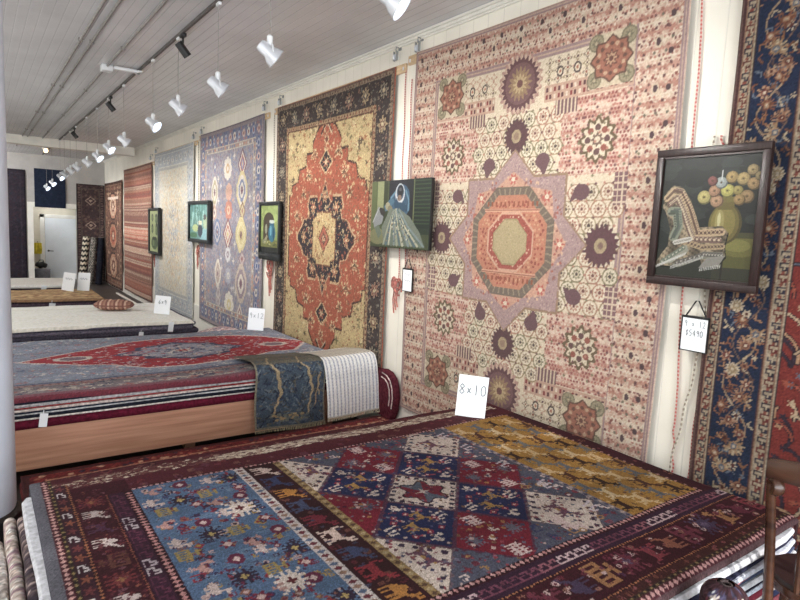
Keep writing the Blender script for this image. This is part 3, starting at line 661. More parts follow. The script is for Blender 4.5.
def rug_navy_floral():
    w, h = 2.5, 3.75
    c = Cv(w, h, .0072, (38, 44, 66)); 
    navy, or1, or2, cream, ltb, red = (40, 50, 76), (150, 104, 80), (180, 138, 108), (204, 184, 156), (112, 124, 144), (142, 52, 48)
    B0, B1, B2 = .088, .305, .39      # guard | main border | guard | field
    # red field with flame-like sprays
    c.rect(B2, B2, w - B2, h - B2, (140, 54, 48))
    for _ in range(420):
        x, y = RS.uniform(B2, w - B2), RS.uniform(B2, h - B2); a = RS.uniform(.6, 2.2) + (PI if RS.rand() < .3 else 0); l = RS.uniform(.08, .26)
        cc = [(196, 150, 112), (62, 50, 62), (170, 84, 64), (206, 176, 140), (98, 110, 128)][RS.randint(5)]
        pts = [(x + l * t * math.cos(a + t * .9), y + l * t * math.sin(a + t * .9)) for t in np.linspace(0, 1, 6)]
        c.line(pts, .02, (60, 44, 52)); c.line(pts, .011, cc); c.flower(pts[-1][0], pts[-1][1], .022, .022, cc, 5, .35)
    # main border: navy ground with vine and palmettes
    def palm(x, y, r, a, cc, c2, c3):
        for k in range(9):
            t = a + (k - 4) * .42; c.line([(x, y), (x + r * math.cos(t), y + r * math.sin(t))], r * .22, cc if k % 2 else c2)
        c.ell(x, y, r * .5, r * .5, c2); c.ell(x, y, r * .33, r * .33, c3); c.ell(x, y, r * .15, r * .15, cream)
    mid = (B0 + B1) / 2
    pts = c.ring_pts(mid, .04); n = len(pts)
    # order the ring side by side for the vine
    def side(vert, pos):
        ln = h if vert else w; t = np.arange(0, ln, .03); o = np.sin(t * 2 * PI / .46) * .07
        P = [(pos + oo, tt) if vert else (tt, pos + oo) for tt, oo in zip(t, o)]
        c.line(P, .009, (168, 138, 108))
        P2 = [(pos - oo * .9 + .02, tt) if vert else (tt, pos - oo * .9) for tt, oo in zip(t, o)]
        c.line(P2, .007, (126, 98, 84))
        for q in np.arange(0, ln, .016):
            x, y = pos + RS.uniform(-.10, .10), q
            if not vert: x, y = y, x
            b = RS.uniform(0, 2 * PI); cc = [(150, 98, 66), (176, 128, 92), (190, 168, 136), (104, 114, 130), (132, 84, 62), (96, 70, 66)][RS.randint(6)]
            c.line([(x, y), (x + .025 * math.cos(b), y + .025 * math.sin(b)), (x + .042 * math.cos(b + .9), y + .042 * math.sin(b + .9))], .0085, cc)
            if RS.rand() < .25: c.flower(x + .04, y, .016, .016, cc, 5, .35)
        k = 0; tt = .05
        while tt < ln:
            o1 = [-.055, .02, .06, -.02][k % 4] + RS.uniform(-.015, .015); a = RS.uniform(0, 2 * PI); x, y = (pos + o1, tt) if vert else (tt, pos + o1)
            kind = RS.randint(5)
            if kind == 0: palm(x, y, .042, a, or2, or1, (110, 50, 46))
            elif kind == 1: c.flower(x, y, .036, .036, or2, 7, .3); c.ell(x, y, .018, .018, (124, 68, 60)); c.ell(x, y, .008, .008, cream)
            elif kind == 2: palm(x, y, .05, a, (190, 166, 132), (170, 132, 98), (104, 112, 126))
            elif kind == 3: palm(x, y, .042, a, or1, (130, 78, 58), or2)
            else: c.flower(x, y, .038, .038, cream, 12, .12); c.flower(x, y, .030, .030, (166, 140, 104), 8, .25); c.ell(x, y, .010, .010, cream)
            if RS.rand() < .35:
                x2, y2 = (pos - o1 * 1.1, tt + .03) if vert else (tt + .03, pos - o1 * 1.1); c.flower(x2, y2, .026, .026, [or1, or2, cream, (130, 84, 62)][RS.randint(4)], 6, .32); c.ell(x2, y2, .010, .010, (96, 52, 48))
            tt += .068; k += 1
    c.frame(B0, B1, navy)
    for p in (mid, w - mid): side(True, p)
    for p in (mid, h - mid): side(False, p)
    for (a, b) in ((0.012, B0), (B1, B2)):
        c.frame(a, b, (182, 162, 134)); c.frame(a, a + .010, (88, 56, 56)); c.frame(a + .012, a + .018, (160, 120, 96)); c.frame(b - .008, b, (70, 52, 56)); c.frame(b - .016, b - .010, (150, 110, 88))
        for i, (x, y, v) in enumerate(c.ring_pts((a + b) / 2, .060)):
            c.glyph(x, y, .042, .042, SMOT, [(52, 46, 60), (58, 54, 70), (110, 46, 44)][i % 3], flip=bool(i % 2), rot=v)
            c.ell(x + (0 if v else .030), y + (.030 if v else 0), .009, .009, (146, 76, 62)); c.ell(x + (.021 if v else .03), y + (.03 if v else .021), .006, .006, (84, 66, 72))
    c.frame(0, .014, (120, 92, 84))
    return c.finish(.08, .03, (110, 98, 88), .04, sat=.84, jag=.15, gain=.80)

def rug_tribal():
    """knotted animals and diamonds; canvas coordinates are metres on the pile"""
    X0, Y0, w, h = .165, 1.028, 3.175, 2.272
    c = Cv(w, h, .0042, (70, 26, 34), X0, Y0)
    wine, dwine, purp, blue, navy, red, gold, cream, pink, brown, slate = (66, 24, 32), (50, 20, 28), (56, 30, 48), (78, 104, 140), (34, 40, 82), (126, 28, 44), (168, 118, 44), (206, 186, 170), (186, 122, 118), (58, 26, 30), (78, 80, 98)
    LX0, LX1, NY0, NY1, FY, RX = .20, .55, 1.07, 1.46, 2.83, 3.0
    bits = [pink, (150, 40, 52), (196, 172, 150), (178, 132, 62), navy, (108, 44, 74), (150, 84, 60)]
    def ground(x0, y0, x1, y1, cols, n, s0, s1):
        for _ in range(n):
            x, y = RS.uniform(x0, x1), RS.uniform(y0, y1); s = RS.uniform(s0, s1); cc = cols[RS.randint(len(cols))]
            k = RS.randint(7)
            if k == 0: c.dia(x, y, s, s, cc); c.dia(x, y, s * .5, s * .5, cols[RS.randint(len(cols))])
            elif k == 1: c.glyph(x, y, s * 2, s * 2, SMOT, cc, rot=RS.randint(4))
            elif k == 2: c.star(x, y, s, s, cc, 4, .4); c.ell(x, y, s * .3, s * .3, cols[RS.randint(len(cols))])
            elif k == 3: c.rect(x - s * .6, y - s * .6, x + s * .6, y + s * .6, cc); c.rect(x - s * .3, y - s * .3, x + s * .3, y + s * .3, cols[RS.randint(len(cols))])
            elif k == 4: c.glyph(x, y, s * 2.2, s * 1.6, BIRD, cc, rot=RS.randint(4), flip=bool(RS.randint(2)))
            elif k == 5: c.octo(x, y, s * .8, s * .8, cc); c.octo(x, y, s * .4, s * .4, cols[RS.randint(len(cols))])
            else: c.glyph(x, y, s * 2, s * 1.4, COMB, cc, rot=RS.randint(4))
    # ---- blue panel
    bx0, bx1 = .555, 1.035
    c.rect(bx0, NY1, bx1, FY, blue)
    for _ in range(90):
        x, y = RS.uniform(bx0, bx1), RS.uniform(NY1, FY); c.rect(x, y, x + RS.uniform(.03, .16), y + .012, [(66, 92, 132), (92, 118, 150), (84, 108, 138)][RS.randint(3)])
    ground(bx0 + .02, NY1 + .02, bx1 - .02, FY - .02, [(120, 36, 60), (98, 30, 58), (150, 40, 52), (166, 130, 62), (182, 150, 144), (58, 44, 86), (60, 38, 60), (136, 82, 66), (64, 88, 126), (96, 120, 150)], 420, .010, .024)
    for i, (x, y) in enumerate([(x, y) for y in np.arange(NY1 + .06, FY, .125) for x in (bx0 + .07, bx0 + .19, bx0 + .31, bx0 + .42)]):
        x += RS.uniform(-.03, .03); y += RS.uniform(-.03, .03); k = i % 6
        if k == 0: c.glyph(x, y, .10, .085, BIRD, (196, 172, 164), rot=3)
        elif k == 1: c.glyph(x, y, .10, .10, PRONG, (52, 38, 58), c2=(176, 148, 84))
        elif k == 2: c.glyph(x, y, .075, .085, COMB, (160, 134, 72), rot=1)
        elif k == 3: c.flower(x, y, .036, .036, (120, 34, 56), 6, .25); c.dia(x, y, .02, .02, (206, 170, 160))
        elif k == 4: c.glyph(x, y, .095, .08, BIRD2, (180, 130, 122), rot=3)
        else: c.octo(x, y, .032, .036, (104, 36, 62)); c.dia(x, y, .017, .02, (196, 166, 160))
    c.glyph(.92, 2.42, .13, .16, PRONG, (208, 190, 176), c2=(100, 36, 40)); c.glyph(.88, 1.80, .12, .14, PRONG, (208, 190, 176), c2=(100, 36, 40))
    # ---- white guard line + animal band + gold line
    def guard(x0, x1, y0, y1, ground_c, cols, vert=True, st=.034):
        c.rect(x0, y0, x1, y1, ground_c)
        a, b = (y0, y1) if vert else (x0, x1); t = a + st / 2; i = 0
        while t < b:
            if vert: c.dia((x0 + x1) / 2, t, (x1 - x0) * .42, st * .42, cols[i % len(cols)])
            else: c.dia(t, (y0 + y1) / 2, st * .42, (y1 - y0) * .42, cols[i % len(cols)])
            t += st; i += 1
    guard(1.035, 1.085, NY1, FY, (196, 182, 176), [(110, 40, 52), (84, 100, 130), (150, 110, 90)])
    c.rect(1.085, NY1, 1.25, FY, brown)
    ground(1.09, NY1, 1.245, FY, [(96, 34, 42), (60, 58, 84), (110, 60, 50)], 46, .012, .022)
    cols_a = [(184, 118, 50), (150, 42, 50), (58, 66, 100), (206, 176, 160), (126, 36, 50), (64, 72, 104), (190, 122, 48), (52, 60, 100), (206, 178, 164)]
    for i, y in enumerate(np.arange(NY1 + .08, FY, .15)): c.glyph(1.168, y, .135, .12, BEAST2 if i % 2 else CAMEL, cols_a[i % len(cols_a)], rot=3)
    guard(1.25, 1.29, NY1, FY, (150, 118, 70), [(96, 66, 48), (176, 150, 104)], True, .028)
    # ---- medallion field
    fx0, fx1 = 1.29, 2.43; mx, my = 1.74, 2.145; dx, dy = .222, .243
    c.rect(fx0, NY1, fx1, FY, slate)
    q = c.sub(fx0, NY1, fx1, FY); X, Y, v = q
    U = (X - mx) / dx; V = (Y - my) / dy
    tooth = .14 * (np.abs(((X * 24) % 1) - .5) + np.abs(((Y * 24) % 1) - .5) - .5)
    A = np.round((U + V + tooth) / 2); Bq = np.round((U - V + tooth) / 2)
    i_ = (A + Bq).astype(int); j_ = (A - Bq).astype(int)
    d = np.maximum(np.abs((U + V) / 2 - A), np.abs((U - V) / 2 - Bq))      # 0 centre .5 edge
    col_of = {(0, 0): cream, (1, 1): navy, (1, -1): navy, (-1, 1): navy, (-1, -1): navy, (0, 2): red, (0, -2): red, (2, 0): red, (-2, 0): red, (2, 2): cream, (2, -2): cream, (-2, 2): cream, (-2, -2): cream}
    for (ii, jj), cc in col_of.items():
        m = (i_ == ii) & (j_ == jj); v[m] = rgb(cc)
        v[m & (d > .472)] = rgb((84, 44, 66) if cc is not cream else (104, 84, 92))
    for (ii, jj), cc in col_of.items():     # fill each diamond
        X_, Y_ = mx + ii * dx, my + jj * dy
        if X_ < fx0 - .1: pass
        def P(a, b): return X_ + a * dx, Y_ + b * dy
        if cc == navy:
            for (a, b, g, gc, s) in ((0, .62, BIRD, cream, .07), (0, -.62, BIRD2, cream, .07), (.58, .02, ZIG, cream, .065), (-.58, .0, ZIG, cream, .065), (.2, .15, BEAST, (166, 122, 60), .09), (-.16, -.14, BEAST, (166, 122, 60), .09)):
                x, y = P(a, b)
                if fx0 + .04 < x < fx1 - .04: c.glyph(x, y, s * 1.1, s, g, gc, rot=3)
            for (a, b) in ((.3, -.35), (-.3, .35), (.35, .38), (-.35, -.38), (0, .36), (0, -.38), (.42, 0), (-.42, .2)):
                x, y = P(a, b)
                if fx0 + .03 < x < fx1: c.dia(x, y, .02, .02, (138, 36, 56)); c.dia(x, y, .008, .008, (206, 170, 160))
        elif cc == red:
            for (a, b, g, gc, s) in ((0, .56, LATT, (206, 176, 170), .085), (0, -.56, LATT, (206, 176, 170), .085), (.5, 0, PRONG, (98, 92, 108), .09), (-.5, 0, PRONG, (98, 92, 108), .09), (.12, .12, BIRD, cream, .05), (-.14, -.1, BIRD2, cream, .05)):
                x, y = P(a, b)
                if fx0 + .04 < x < fx1 - .04 and NY1 < y < FY: c.glyph(x, y, s, s * .9, g, gc, rot=3)
            for _ in range(16):
                a = RS.uniform(-.8, .8); b = RS.uniform(-1, 1) * (.8 - abs(a)); x, y = P(a, b)
                if fx0 < x < fx1 and NY1 < y < FY: c.dia(x, y, .013, .013, [(196, 160, 150), (60, 62, 90), (168, 110, 60), (84, 24, 44)][RS.randint(4)])
        elif (ii, jj) != (0, 0):
            for a in np.linspace(-.78, .78, 10):
                for sg in (-1, 1):
                    x, y = P(a, sg * (.80 - abs(a)))
                    if fx0 + .01 < x < fx1 - .01 and NY1 < y < FY: c.dia(x, y, .016, .016, (60, 44, 66))
            x, y = P(0, 0); c.glyph(max(x, fx0 + .1), y, .16, .12, BEAST2, (110, 66, 84), rot=3, c2=(176, 130, 70))
            for _ in range(8):
                x, y = P(RS.uniform(-.4, .4), RS.uniform(-.4, .4))
                if fx0 < x < fx1: c.dia(x, y, .012, .012, [(140, 70, 70), (60, 56, 90)][RS.randint(2)])
    for a in np.linspace(-.84, .84, 13):                                   # centre medallion
        for sg in (-1, 1): c.dia(mx + a * dx, my + sg * (.86 - abs(a)) * dy, .016, .016, (50, 40, 60))
    q2 = c.sub(mx - .2, my - .2, mx + .2, my + .2); X2, Y2, v2 = q2
    th = np.arctan2((Y2 - my), (X2 - mx)); rr = np.hypot((X2 - mx) / .125, (Y2 - my) / .135)
    m = rr < 1 - .16 + .16 * np.cos(6 * th); v2[m] = rgb((52, 30, 44)); m = rr < .9 * (1 - .16 + .16 * np.cos(6 * th))
    sec = ((th / (PI / 3)).astype(int) % 2 == 0)
    v2[m & sec] = rgb((126, 34, 50)); v2[m & ~sec] = rgb((84, 92, 108))
    c.star(mx, my, .035, .035, cream, 4, .4)
    for _ in range(1100):
        x, y = RS.uniform(fx0, fx1), RS.uniform(NY1, FY); s_ = RS.uniform(.005, .012)
        c.dia(x, y, s_, s_, [(150, 60, 72), (64, 66, 100), (176, 150, 144), (120, 84, 60), (90, 40, 60), (104, 100, 120)][RS.randint(6)])
    # slate areas between the diamonds
    for _ in range(420):
        x, y = RS.uniform(fx0, fx1), RS.uniform(NY1, FY)
        ii = int(round(((x - mx) / dx + (y - my) / dy) / 2)); jj = int(round(((x - mx) / dx - (y - my) / dy) / 2))
        if (ii + jj, ii - jj) not in col_of: ground(x, y, x + .01, y + .01, [(140, 50, 62), (206, 184, 176), (52, 58, 96), (166, 120, 70), (110, 44, 60)], 1, .014, .03)
    for (y, gl) in ((1.62, ZIG), (1.9, ZIG), (2.2, ZIG), (2.5, ZIG), (2.72, ZIG)): c.glyph(2.34, y, .09, .07, gl, (200, 184, 190), rot=3)
    c.glyph(2.1, 1.56, .2, .1, BIRD, (206, 176, 170), rot=3)
    # ---- gold panel with rows of beasts
    gx0, gx1 = 2.44, 3.0
    guard(2.41, 2.44, NY1, FY, (120, 112, 124), [(60, 60, 96), (180, 160, 150)], True, .03)
    c.rect(gx0, NY1, gx1, FY, gold)
    for _ in range(240):
        x, y = RS.uniform(gx0, gx1), RS.uniform(NY1, FY); c.dia(x, y, .012, .014, [(196, 150, 80), (130, 84, 40), (180, 134, 60), (110, 70, 48)][RS.randint(4)])
    cb = [(58, 34, 30), (104, 104, 104), (202, 168, 116), (82, 44, 36), (94, 98, 108), (206, 178, 132)]; i = 0
    for ky, y in enumerate(np.arange(NY1 + .07, FY - .02, .118)):
        for kx, x in enumerate(np.arange(gx0 + .075, gx1, .142)):
            c.glyph(x + (.05 if ky % 2 else 0) - .02, y, .142, .105, BEAST2 if (kx + ky) % 2 else BEAST, cb[(kx * 2 + ky * 5) % 6], rot=3, flip=False); i += 1
    # ---- right border
    c.rect(RX, Y0, X0 + w, FY + .2, wine); guard(RX, RX + .025, NY1, FY, dwine, [pink, (90, 30, 40)], True, .026)
    ground(RX + .03, NY1, X0 + w, FY + .2, [(110, 44, 50), (84, 40, 60), (140, 80, 60)], 60, .012, .02)
    # ---- far border
    c.rect(X0, FY + .02, X0 + w, Y0 + h, (86, 30, 38)); guard(LX1, RX, FY, FY + .022, dwine, [(206, 150, 146), pink], False, .026)
    ground(LX0, FY + .03, RX, Y0 + h, [(110, 40, 46), (120, 72, 62), (66, 24, 34), (98, 44, 60)], 260, .014, .03)
    c.rect(X0, 2.99, RX + .05, 3.065, (186, 166, 142))
    for _ in range(900): c.dia(RS.uniform(.2, RX + .05), RS.uniform(2.985, 3.07), RS.uniform(.01, .035), RS.uniform(.005, .012), [(206, 190, 166), (160, 132, 112), (150, 118, 104), (118, 82, 78), (196, 176, 150), (92, 48, 50)][RS.randint(6)])
    for _ in range(260): c.dia(RS.uniform(.2, 1.0), RS.uniform(2.985, 3.07), RS.uniform(.01, .035), .008, [(92, 40, 44), (110, 60, 56)][RS.randint(2)])
    # ---- near border
    c.rect(X0, Y0, X0 + w, NY1 - .022, wine)
    guard(LX1, RX + .03, NY1 - .03, NY1, dwine, [pink, (206, 150, 144)], False, .026)
    c.rect(LX1, NY1 - .13, 3.2, NY1 - .035, purp)
    for i, x in enumerate(np.arange(LX1 + .03, 3.2, .052)):
        c.glyph(x, NY1 - .083, .046, .058, SMOT, [(198, 164, 166), (198, 164, 166), (120, 60, 80), (106, 52, 70), (120, 60, 80), (150, 84, 96)][(i // 2) % 6], rot=1)
    guard(.40, 3.24, NY1 - .143, NY1 - .130, dwine, [(176, 106, 66)], False, .018)
    for i, x in enumerate(np.arange(.55, 3.2, .15)):
        c.glyph(x, 1.235, .14, .13, [CAMEL, COMB, PRONG, BEAST][i % 4], [(150, 84, 62), (116, 46, 60), (74, 56, 84), (166, 110, 66), (110, 40, 56), (140, 52, 60)][i % 6], rot=1, c2=(98, 76, 104))
    ground(.5, 1.15, 3.2, 1.31, [(110, 40, 52), (84, 40, 66), (150, 96, 80), (128, 60, 66), (196, 160, 154)], 190, .008, .018)
    guard(.30, 3.26, 1.125, 1.139, dwine, [(170, 100, 62)], False, .018)
    c.rect(.25, 1.08, 3.26, 1.125, (74, 36, 34)); ground(.3, 1.075, 3.2, 1.115, [(120, 60, 48), (140, 70, 70)], 90, .008, .014)
    guard(.24, 3.26, 1.074, 1.088, (70, 50, 40), [(150, 120, 70), (40, 30, 34)], False, .02)
    guard(.22, 3.34, 1.044, 1.073, (84, 34, 42), [(206, 146, 140)], False, .03)
    c.rect(X0, Y0, X0 + w, 1.044, (96, 66, 70))
    # ---- left border
    c.rect(X0, 1.12, LX1, FY + .14, wine)
    guard(.517, .552, NY1 - .02, FY, dwine, [(198, 132, 128), pink], True, .026)
    c.rect(.452, 1.3, .515, FY, (60, 28, 46))
    for i, y in enumerate(np.arange(1.36, FY, .062)):
        c.glyph(.484, y, .05, .052, SMOT, [(190, 172, 176), (176, 156, 164), (96, 40, 62), (84, 36, 56), (96, 40, 62), (90, 40, 60)][i % 6], rot=0)
    guard(.440, .452, 1.2, FY, dwine, [(140, 70, 54)], True, .018)
    for i, y in enumerate(np.arange(1.3, FY, .135)):
        g = [CAMEL, PRONG, COMB, CAMEL, BEAST][i % 5]
        c.glyph(.378, y, .10, .10, g, [(186, 166, 160), (120, 44, 46), (104, 56, 46), (196, 176, 170), (84, 44, 70)][i % 5], rot=3, c2=(150, 96, 60))
    ground(.325, 1.2, .44, FY + .1, [(104, 36, 42), (92, 40, 52), (130, 66, 52), (84, 34, 40), (110, 60, 70)], 240, .006, .014)
    guard(.300, .316, 1.12, FY + .2, dwine, [(160, 92, 58)], True, .022)
    c.rect(.252, 1.1, .300, FY + .2, (62, 30, 40))
    for i, y in enumerate(np.arange(1.12, FY + .2, .075)):
        if i % 3 == 0: c.glyph(.277, y, .036, .05, SMOT, (200, 186, 186), rot=0)
        else: c.flower(.277, y, .02, .03, [(140, 72, 52), (112, 48, 50)][i % 2], 5, .3)
    guard(.238, .252, 1.06, FY + .3, (60, 46, 34), [(156, 128, 74), (44, 34, 34)], True, .02)
    guard(.210, .236, 1.05, FY + .3, (84, 34, 42), [(206, 150, 142)], True, .03)
    c.rect(X0, Y0, .208, Y0 + h, (98, 96, 106))
    return c.finish(.11, .05, sat=.76, jag=.3, gain=.86)

def rug_heriz():
    X0, Y0, w, h = -.1, 4.80, 3.15, 2.25
    c = Cv(w, h, .008, (124, 132, 148), X0, Y0)
    blue, red, cream, navy, pink = (112, 124, 146), (156, 42, 50), (190, 180, 168), (52, 58, 84), (170, 130, 126)
    cx, cy = 1.67, 6.05
    for _ in range(420):
        x, y = RS.uniform(X0, X0 + w), RS.uniform(Y0, Y0 + h); c.flower(x, y, RS.uniform(.02, .05), RS.uniform(.02, .04), [(150, 156, 166), (92, 102, 128), (182, 176, 170), (150, 108, 112), (112, 118, 140)][RS.randint(5)], 5, .35)
    loz = [(.28, cy), (.75, cy + .3), (.9, cy + .34), (1.25, cy + .62), (1.5, cy + .66), (2.0, cy + .70), (2.4, cy + .62), (2.7, cy + .42), (3.02, cy), (2.7, cy - .40), (2.4, cy - .44), (2.1, cy - .6), (1.6, cy - .66), (1.2, cy - .6), (.95, cy - .36), (.75, cy - .3)]
    c.poly([((x - cx) * 1.03 + cx, (y - cy) * 1.05 + cy) for x, y in loz], (196, 180, 170)); c.poly(loz, red)
    for _ in range(260):
        x, y = RS.uniform(.4, 2.95), cy + RS.uniform(-.6, .6)
        if abs(x - cx) / 1.35 + abs(y - cy) / .8 < 1.0: c.line([(x, y), (x + RS.uniform(-.07, .07), y + RS.uniform(-.03, .03))], .022, [cream, (196, 110, 110), (86, 60, 84), (176, 150, 150)][RS.randint(4)])
    c.poly([(cx - .66, cy), (cx - .42, cy + .15), (cx - .40, cy + .27), (cx - .22, cy + .33), (cx, cy + .45), (cx + .22, cy + .33), (cx + .40, cy + .27), (cx + .42, cy + .15), (cx + .66, cy), (cx + .42, cy - .15), (cx + .40, cy - .27), (cx + .22, cy - .33), (cx, cy - .45), (cx - .22, cy - .33), (cx - .40, cy - .27), (cx - .42, cy - .15)], (60, 66, 94))
    c.poly([(cx - .56, cy), (cx - .36, cy + .12), (cx - .34, cy + .23), (cx, cy + .37), (cx + .34, cy + .23), (cx + .36, cy + .12), (cx + .56, cy), (cx + .36, cy - .12), (cx + .34, cy - .23), (cx, cy - .37), (cx - .34, cy - .23), (cx - .36, cy - .12)], (140, 142, 154))
    for _ in range(120):
        x, y = cx + RS.uniform(-.55, .55), cy + RS.uniform(-.3, .3)
        if abs(x - cx) / .6 + abs(y - cy) / .42 < 1.05: c.line([(x, y), (x + RS.uniform(-.08, .08), y + RS.uniform(-.05, .05))], .026, [navy, cream, (112, 120, 142), (150, 80, 88)][RS.randint(4)])
    c.flower(cx, cy, .2, .16, (70, 78, 108), 8, .2); c.flower(cx, cy, .13, .1, cream, 8, .25); c.flower(cx, cy, .07, .05, red, 6, .2)
    for _ in range(1300):
        x, y = RS.uniform(X0, X0 + w), RS.uniform(5.2, Y0 + h); c.flower(x, y, RS.uniform(.01, .028), RS.uniform(.008, .02), [(196, 186, 178), (84, 88, 112), (176, 120, 120), (140, 146, 158), (206, 196, 186), (120, 60, 72)][RS.randint(6)], 5, .35)
    for sx in (-1, 1): c.octo(cx + sx * .98, cy, .16, .1, cream); c.octo(cx + sx * .98, cy, .11, .07, (110, 90, 100))
    # border (near edge seen clearly)
    for yy0, yy1, cc in ((4.8, 4.84, (112, 40, 52)), (4.84, 4.9, (120, 70, 80)), (4.9, 5.12, (112, 104, 108)), (5.12, 5.18, (150, 120, 116)), (5.18, 5.22, (78, 86, 112))): c.rect(X0, yy0, X0 + w, yy1, cc)
    for _ in range(260):
        x, y = RS.uniform(X0, X0 + w), RS.uniform(4.92, 5.11); c.flower(x, y, .035, .028, [(150, 140, 132), (62, 64, 84), (140, 84, 84), (176, 164, 148)][RS.randint(4)], 5, .35)
    for k in range(60): c.dia(X0 + k * .053, 5.15, .02, .02, (96, 60, 68))
    return c.finish(.10, .05, (150, 146, 150), .10, jag=.5, sat=.88)

def rug_plain_dark(w, h, base, cols, res=.025, bord=(90, 78, 74)):
    c = Cv(w, h, res, base)
    c.dots(0, 0, w, h, .09, cols, .032, .4)
    c.frame(0, .03, tuple(v * .7 for v in base)); c.frame(.12, .15, bord)
    return c

def rug_back_right():
    c = rug_plain_dark(.77, 3.0, (74, 60, 60), [(62, 50, 52), (92, 74, 70), (70, 58, 62), (100, 84, 78)], .016)
    for k, y in enumerate((.6, 1.75, 2.5)): c.dia(.385, y, .16, .14, (150, 132, 120)); c.dia(.385, y, .12, .1, (70, 54, 56)); c.dia(.385, y, .06, .05, (160, 140, 126))
    for k in range(40):
        for x in (.075, .695): c.rect(x - .035, k * .075 + .02, x + .035, k * .075 + .045, (112, 94, 88))
    c.frame(0, .02, (52, 42, 44)); return c.finish(.08, .03)

# ------------------------------------------------------------------ setting
WX, YB, ZC = 3.30, 20.6, 3.78
struct('floor', B(-4.5, -4.0, -.08, WX, 21.8, 0), M['floor'])
struct('ceiling', B(-4.5, -4.0, ZC, WX, 21.8, ZC + .08), M['ceiling'])
struct('wall_right', B(WX, -4.0, 0, WX + .12, 21.8, ZC), M['wall'])
struct('wall_left', B(-4.62, -4.0, 0, -4.5, 21.8, ZC), M['trim'])
bm = bmesh.new()
box(bm, -4.5, YB, 0, 1.38, YB + .12, ZC); box(bm, 1.38, YB, 2.25, 2.5, YB + .12, ZC); box(bm, 2.5, YB, 0, WX, YB + .12, ZC)
struct('wall_back', bm, M['backwall'])
bm = bmesh.new()
box(bm, 1.0, 21.7, 0, WX, 21.8, ZC); box(bm, 1.0, YB + .12, 0, 1.06, 21.7, ZC)
struct('wall_alcove', bm, M['alcove'])
bm = bmesh.new()
box(bm, 1.23, YB - .03, 0, 1.38, YB, 2.40, .006); box(bm, 1.38, YB - .03, 2.25, 2.5, YB, 2.40, .006)
struct('trim_1', bm, M['trim'])
bm = bmesh.new()                                            # crown moulding
for a, b in ((.055, .018), (.035, .04), (.018, .055)): box(bm, WX - a, -4.0, ZC - b, WX, YB, ZC)
struct('trim_2', bm, M['trim'])
struct('trim_3', B(-4.5, 16.0, 3.58, WX - .06, 16.25, ZC, .01), M['trim'])
bm = bmesh.new(); box(bm, WX - .018, -4.0, 0, WX, YB, .46); box(bm, WX - .026, -4.0, .46, WX, YB, .50, .004)
struct('baseboard_right', bm, M['trim'])
bm = bmesh.new()
box(bm, 1.62, 21.66, 0, 1.74, 21.70, 2.06, .006); box(bm, 2.62, 21.66, 0, 2.74, 21.70, 2.06, .006); box(bm, 1.62, 21.66, 1.96, 2.74, 21.70, 2.06, .006)
struct('trim_4', bm, M['trim'])
d = struct('door_1', B(1.75, 21.64, .01, 2.61, 21.69, 1.95, .004), M['door'])
bm = L([(.03, 0), (.03, .012), (.012, .014), (.012, .05)], 14, Matrix.Translation((1.84, 21.64, .92)) @ Matrix.Rotation(PI / 2, 4, 'X'))
tube(bm, [(1.84, 21.585, .92), (1.97, 21.585, .915)], .012, 10)
obj('door_handle', bm, M['darkmetal'], d)

# round column
t = empty('column', (-.06, 4.0, 0), 'white round column on a black plinth at the left foreground', 'column')
obj('shaft', L([(.205, .30), (.21, .32), (.21, 3.72), (.23, 3.75), (.23, ZC)], 48), M['column'], t)
obj('plinth', L([(.235, 0), (.235, .28), (.215, .30)], 48), M['black'], t)

# conduits and light track on the ceiling
def conduit(x, y0, y1, label, r=.012):
    o = obj('conduit', T([(x, y0, ZC - r - .006), (x, y1, ZC - r - .006)], r, 10), M['greypipe'])
    tag(o, label, 'conduit', 'conduits along the ceiling')
    y = y0 + .7
    while y < y1: obj('strap', B(x - .022, y - .008, ZC - 2 * r - .008, x + .022, y + .008, ZC), M['greypipe'], o); y += 2.6
conduit(.90, 1.0, 18.4, 'grey ceiling conduit furthest from the rug wall, leftmost of the pair')
conduit(1.00, 1.0, 16.0, 'grey ceiling conduit, right-hand one of the close pair')
conduit(1.29, 1.0, 18.0, 'grey ceiling conduit running through the white junction box')
t = empty('junction_box', (1.29, 7.86, ZC), 'white junction box with cross bar joining conduit and light track', 'junction box')
obj('box', B(-.06, -.07, -.07, .06, .07, 0, .008), M['white_enamel'], t)
obj('cross_bar', B(.06, -.12, -.05, .36, -.06, -.015, .006), M['white_enamel'], t)
o = obj('light_track', B(1.608, 2.0, ZC - .030, 1.632, 20.2, ZC, .003), simple('grey_track_metal', (92, 88, 86), .5, .2, .08)); tag(o, 'long dark light track on the ceiling carrying the pendant spotlights', 'track')
obj('power_feed', B(1.595, 7.66, ZC - .05, 1.645, 7.84, ZC - .034, .004), M['white_enamel'], o)

